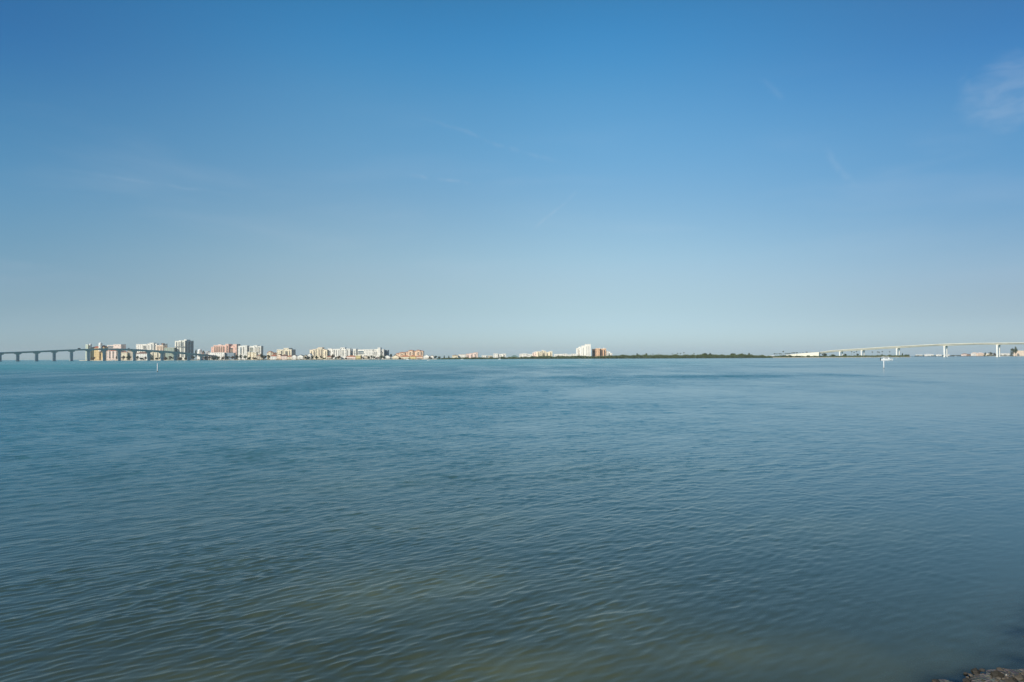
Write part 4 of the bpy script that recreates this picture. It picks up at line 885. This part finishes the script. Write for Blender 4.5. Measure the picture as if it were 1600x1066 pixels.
T('broad', 'brown', 501.6, 555.2, 5.2, 'brown tree right of the centre tower of the stepped cream condominium')
T('bush', 'green', 506.8, 558.6, 6, 'green bush left of the beige terracotta roofed villa')
T('broad', 'brown', 520.2, 553.4, 5.6, 'tall brown tree between the beige villa and the low cream villa')
T('broad', 'brown', 530, 555.2, 5.6, 'brown tree between the low cream villa and the white parapet villa')
T('bush', 'dark', 540.6, 558.8, 3.4, 'dark bush between the white parapet villa and the pink villa')
T('broad', 'brown', 564.8, 556.2, 3.4, 'brown tree between the yellow villa and the brown gabled villa')
T('broad', 'dark', 576.2, 556.0, 4.6, 'leftmost of three dark trees below the long white hotel')
T('broad', 'dark', 580.6, 555.4, 4.2, 'middle of three dark trees below the long white hotel')
T('broad', 'dark', 584.4, 556.4, 4.0, 'rightmost of three dark trees below the long white hotel')
T('broad', 'green', 595.6, 554.4, 6.6, 'green tree at the right end of the long white hotel')
T('broad', 'dark', 599.4, 556.4, 3.6, 'dark tree touching the left of the broad white gable')
T('broad', 'dark', 610.8, 552.6, 5, 'dark tree standing left of the salmon condominium behind the houses', 1620)
T('broad', 'brown', 617.4, 553.2, 4.4, 'brown tree behind the red pointed gable', 1620)
T('bush', 'brown', 624.4, 558.0, 3.2, 'brown bush between the red gabled house and the orange roofed villas')
T('broad', 'brown', 671.4, 556.6, 3.0, 'brown tree between the two white gabled houses')
T('broad', 'dark', 680.6, 555.8, 5.2, 'dark tree touching the smaller white gabled house')
T('broad', 'dark', 686.2, 557.0, 5.4, 'dark green tree left of the two conifers')
T('conifer', 'dark', 694, 555.2, 3.6, 'left of two dark conifers right of the white gabled houses')
T('conifer', 'dark', 701.2, 555.4, 3.4, 'right of two dark conifers right of the white gabled houses')
T('conifer', 'dark', 760.6, 556.2, 2.4, 'small dark conifer before the faint white buildings')
T('conifer', 'dark', 766.8, 556.8, 2.2, 'small dark conifer before the faint beige block')
T('broad', 'green', 795.4, 557.4, 5, 'green tree left of the grey green roofed house', 1560)
T('broad', 'brown', 820.6, 557.2, 6.4, 'brown green tree in front of the long white terrace', 1550)
T('broad', 'dark', 872.6, 555.0, 4.6, 'dark tree before the low white roofs left of the white pair')
T('broad', 'dark', 955.6, 555.0, 5.4, 'dark tree at the foot of the white stepped block right of the orange one', 1560)
T('broad', 'green', 973, 553.9, 9, 'rounded green tree standing above the thicket right of the white stepped block', 1540)
T('broad', 'dark', 995.4, 551.5, 3.0, 'small dark tree top poking above the thicket left of the round crowned one', 1530)
T('broad', 'green', 1009.6, 551.5, 4.2, 'round crowned tree rising above the thicket left of the loose palms', 1530)
T('broad', 'dark', 1101, 551.7, 9.5, 'broad dark tree rising above the mangrove thicket, left of the paired one', 1500)
T('broad', 'dark', 1109.4, 551.3, 6.0, 'compact dark tree touching the broad dark one above the thicket', 1500)
T('broad', 'dark', 1121.6, 554.4, 6.0, 'low dark tree in the dip of the mangrove thicket', 1490)
T('broad', 'dark', 1144.6, 551.7, 8.0, 'dark tree crown near the middle right of the mangrove thicket', 1490)
T('broad', 'green', 1159, 552.1, 6.2, 'lighter green tree near the right end of the mangrove thicket', 1490)
T('broad', 'dark', 1170.4, 551.1, 4.0, 'dark narrow tree beside the lighter green one', 1490)
T('bush', 'dark', 1199.8, 555.6, 5.0, 'dark bush between the white boathouse and the long white shed', 1470)
T('bush', 'green', 1224, 555.4, 8, 'green bush below the palm row left end', 1475, base=.9)
T('bush', 'dark', 1234, 554.8, 9, 'dark bush below the right end of the palm row', 1475, base=.9)
T('bush', 'dark', 1247, 555.6, 10, 'low dark bush against the left foot of the retaining wall', 1480, base=.9)
T('bush', 'green', 1262, 555.4, 6, 'green bush against the middle of the retaining wall', 1485, base=.9)
T('bush', 'dark', 1282.4, 556.0, 5, 'dark bush at the right end of the retaining wall', 1490, base=.9)
T('broad', 'dark', 1288, 552.2, 8, 'dark tree in the shade under the start of the right bridge', 1700, base=.9)
T('broad', 'green', 1301, 553.6, 8, 'green tree under the right bridge left of its first white column', 1660, base=.9)
T('broad', 'dark', 1320.4, 552.6, 6, 'dark tree right of the first white column of the right bridge', 1660, base=.9)
T('broad', 'dark', 1340, 552.4, 3.2, 'small round tree just left of the second white column', 1655, base=.9)
T('broad', 'dark', 1377.8, 553.6, 5, 'dark tree behind the white motorboat on the island', 1660, base=.9)
T('broad', 'green', 1389.6, 554.0, 6, 'green tree on the island between the motorboat and the third white column', 1650, base=.9)
T('bush', 'dark', 1409.6, 551.4, 2.6, 'small tree standing on the dark island tip', 1640, base=.9)
T('bush', 'dark', 1415.4, 554.2, 10, 'dark bush covering the island tip right of the third white column', 1620, base=.9)
T('broad', 'dark', 1539.4, 550.4, 3.2, 'dark tree between the peach villa and the pale house on the far shore', 2560, base=.9)
T('broad', 'dark', 1547.6, 550.2, 6.0, 'dark bushy tree before the pale house left of the right hand twin piers', 2540, base=.9)
T('broad', 'brown', 1553.4, 551.2, 4.0, 'brown tree touching the right hand twin piers on the far shore', 2540, base=.9)
T('conifer', 'dark', 1579.6, 545.0, 2.8, 'shorter pine on the left of the tall dark pair at the right edge', 2300, base=.9)
T('broad', 'dark', 1582.2, 543.6, 5.0, 'middle dark pine of the tall group at the right edge', 2305, base=.9, name='pine_tree')
T('broad', 'dark', 1586.8, 541.0, 5.0, 'tallest dark pine by the beige block house at the right edge', 2300, base=.9, name='pine_tree')
# palms over the thicket
for px, top, lab in ((1020.2, 552.8, 'thin palm standing alone left of the other loose palms above the thicket'), (1029, 552.6, 'thin palm second from the left above the thicket'),
                     (1050.2, 552.4, 'short palm starting the group of palms above the thicket'), (1058.4, 551.2, 'palm left of the dark one in the palm group above the thicket'), (1063.2, 551.4, 'dark palm in the middle of the group above the thicket'),
                     (1068.2, 550.2, 'tallest palm of the group above the thicket'), (1084.4, 551.4, 'lone palm just right of the palm group above the thicket')):
    palm(px, top, lab, 1505, 'palms above the mangrove thicket')
ROW = 'palms in the row left of the retaining wall'
for px, top in ((1210.4, 552.0), (1214, 552.2), (1218, 552.0), (1221, 552.4), (1227.4, 551.4), (1230.6, 551.6), (1234, 551.6), (1237, 550.8), (1240.6, 550.4), (1244.8, 550.2)):
    palm(px, top, 'one of the even sized palms lined up left of the white retaining wall', 1600, ROW, wpx=4.4, base=1.0)
palm(1223.8, 548.2, 'tall palm standing clear above the palm row left of the retaining wall', 1600, wpx=3.2, base=1.0)
for px, top, lab in ((1330.4, 548.6, 'left palm of the three seen under the right bridge deck'), (1334.2, 549.8, 'lowest middle palm of the three seen under the right bridge deck'), (1338, 548.2, 'right palm of the three seen under the right bridge deck'),
                     (1363, 549.2, 'lone small palm right of the second white column'), (1371, 549.0, 'left palm of the close pair above the motorboat'), (1373.4, 549.6, 'right palm of the close pair above the motorboat'),
                     (1378.4, 548.2, 'palm right of the close pair above the motorboat'), (1389.6, 548.8, 'palm nearest the third white column')):
    palm(px, top, lab, 1670, 'palms on the causeway island', base=.9)

# ---- growth nobody could count: the mangrove thicket and the low scrub along the shores
def thicket(name, label, xa, xb, topf, hue, Yoff, step, size, dens, seed, depth=14):
    r = random.Random(seed); mb = MB(); px = xa
    while px < xb:
        Yd = float(YSH(px)) + Yoff + r.uniform(0, depth); tp = topf(px) + r.uniform(-.1, .9)
        h = max(1.0, CAMH + (YH(px) - tp) * Yd / F - .5); x = (px - 800) / F * Yd; rx = min(r.uniform(1.2, 2.6) * (size / .5), h * .8)
        b = [((x, Yd, h - h * .3), (rx, rx, h * .3)), ((x + r.uniform(-2, 2), Yd - 1, h * .4), (rx * 1.2, rx * 1.2, h * .42))]
        q = leaf_cloud(b, dens, size, r.random()); o = len(mb.v); mb.v += q.v; mb.f += [tuple(i + o for i in f) for f in q.f]; mb.mi += q.mi
        px += step * r.uniform(.6, 1.4)
    o = mb.build(name, LF[hue]); stuff(o); tag(o, label, 'thicket'); return o
mg = lambda px: np.interp(px, [690, 745, 800, 830, 870, 930, 965, 1000, 1040, 1075, 1100, 1125, 1150, 1175, 1206], [560.2, 559.4, 558.8, 557.6, 557.0, 556.6, 555.6, 554.8, 554.8, 554.6, 553.8, 555.0, 554.2, 554.4, 556.6]) + 0.5 * math.sin(px * .55) * math.sin(px * .13)
thicket('mangrove_thicket', 'long green mangrove thicket along the waterline in the middle of the view', 683, 1206, lambda q: mg(q) - .5 - 3.6 * max(0., float(fbm(np.array([q]), np.array([3.0]), 8.0, 2, 4)[0]) - .28), 'mangrove', 1, .42, .46, 120, 5)
sc_ = lambda px: 560.6 - .0045 * (px - 480) + .5 * math.sin(px * .4)
thicket('shore_scrub', 'low dark scrub and hedges along the built up shore', 256, 690, sc_, 'dark', 5, .8, .34, 60, 6, 5)
th = lambda px: np.interp(px, [1206, 1222, 1240, 1290, 1340, 1380, 1420], [556.8, 555.8, 556.6, 556.8, 555.8, 555.4, 555.4]) + .25 * math.sin(px * .7)
thicket('island_scrub', 'low olive scrub on the causeway island under the right bridge', 1206, 1420, lambda q: th(q) - .7 - .9 * float(fbm(np.array([q]), np.array([8.0]), 5.0, 6, 2)[0]), 'mangrove', 10, .42, .46, 70, 8, 40)
def far_scrub():
    r = random.Random(4); mb = MB()
    for i in range(420):
        px = r.uniform(1430, 1630); Yd = float(np.interp(px, [1428, 1500, 1545, 1640], [3300, 3000, 2500, 2300])) + r.uniform(25, 160); x = (px - 800) / F * Yd; h = r.uniform(3.0, 6.5)
        q = leaf_cloud([((x, Yd, h * .5), (r.uniform(3, 6), 3, h * .5))], 46, .8, i); o = len(mb.v); mb.v += q.v; mb.f += [tuple(k + o for k in f) for f in q.f]; mb.mi += q.mi
    o = mb.build('far_scrub', LF['dark']); stuff(o); tag(o, 'thin dark line of trees along the far shore across the pass', 'scrub')
far_scrub()

# ------------------------------------------------------------------ the air over the bay
def make_haze():
    mb = MB(); mb.box(-9400, 9400, -300, 9400, -3.0, HAZE_TOP); o = mb.build('haze', []); stuff(o)
    m = bpy.data.materials.new('thin_sea_air'); m.use_nodes = True; nt = m.node_tree; nt.nodes.clear()
    v = nd(nt, 'ShaderNodeVolumePrincipled'); v.inputs['Color'].default_value = (0.93, 0.98, 1.0, 1); v.inputs['Density'].default_value = HAZE; v.inputs['Anisotropy'].default_value = 0.1
    out = nd(nt, 'ShaderNodeOutputMaterial'); nt.links.new(v.outputs[0], out.inputs['Volume'])
    m.cycles.homogeneous_volume = True
    o.data.materials.append(m); tag(o, 'thin blue sea haze softening the far shore', 'haze')
HAZE, HAZE_TOP = 0.6e-4, 75.0
make_haze()
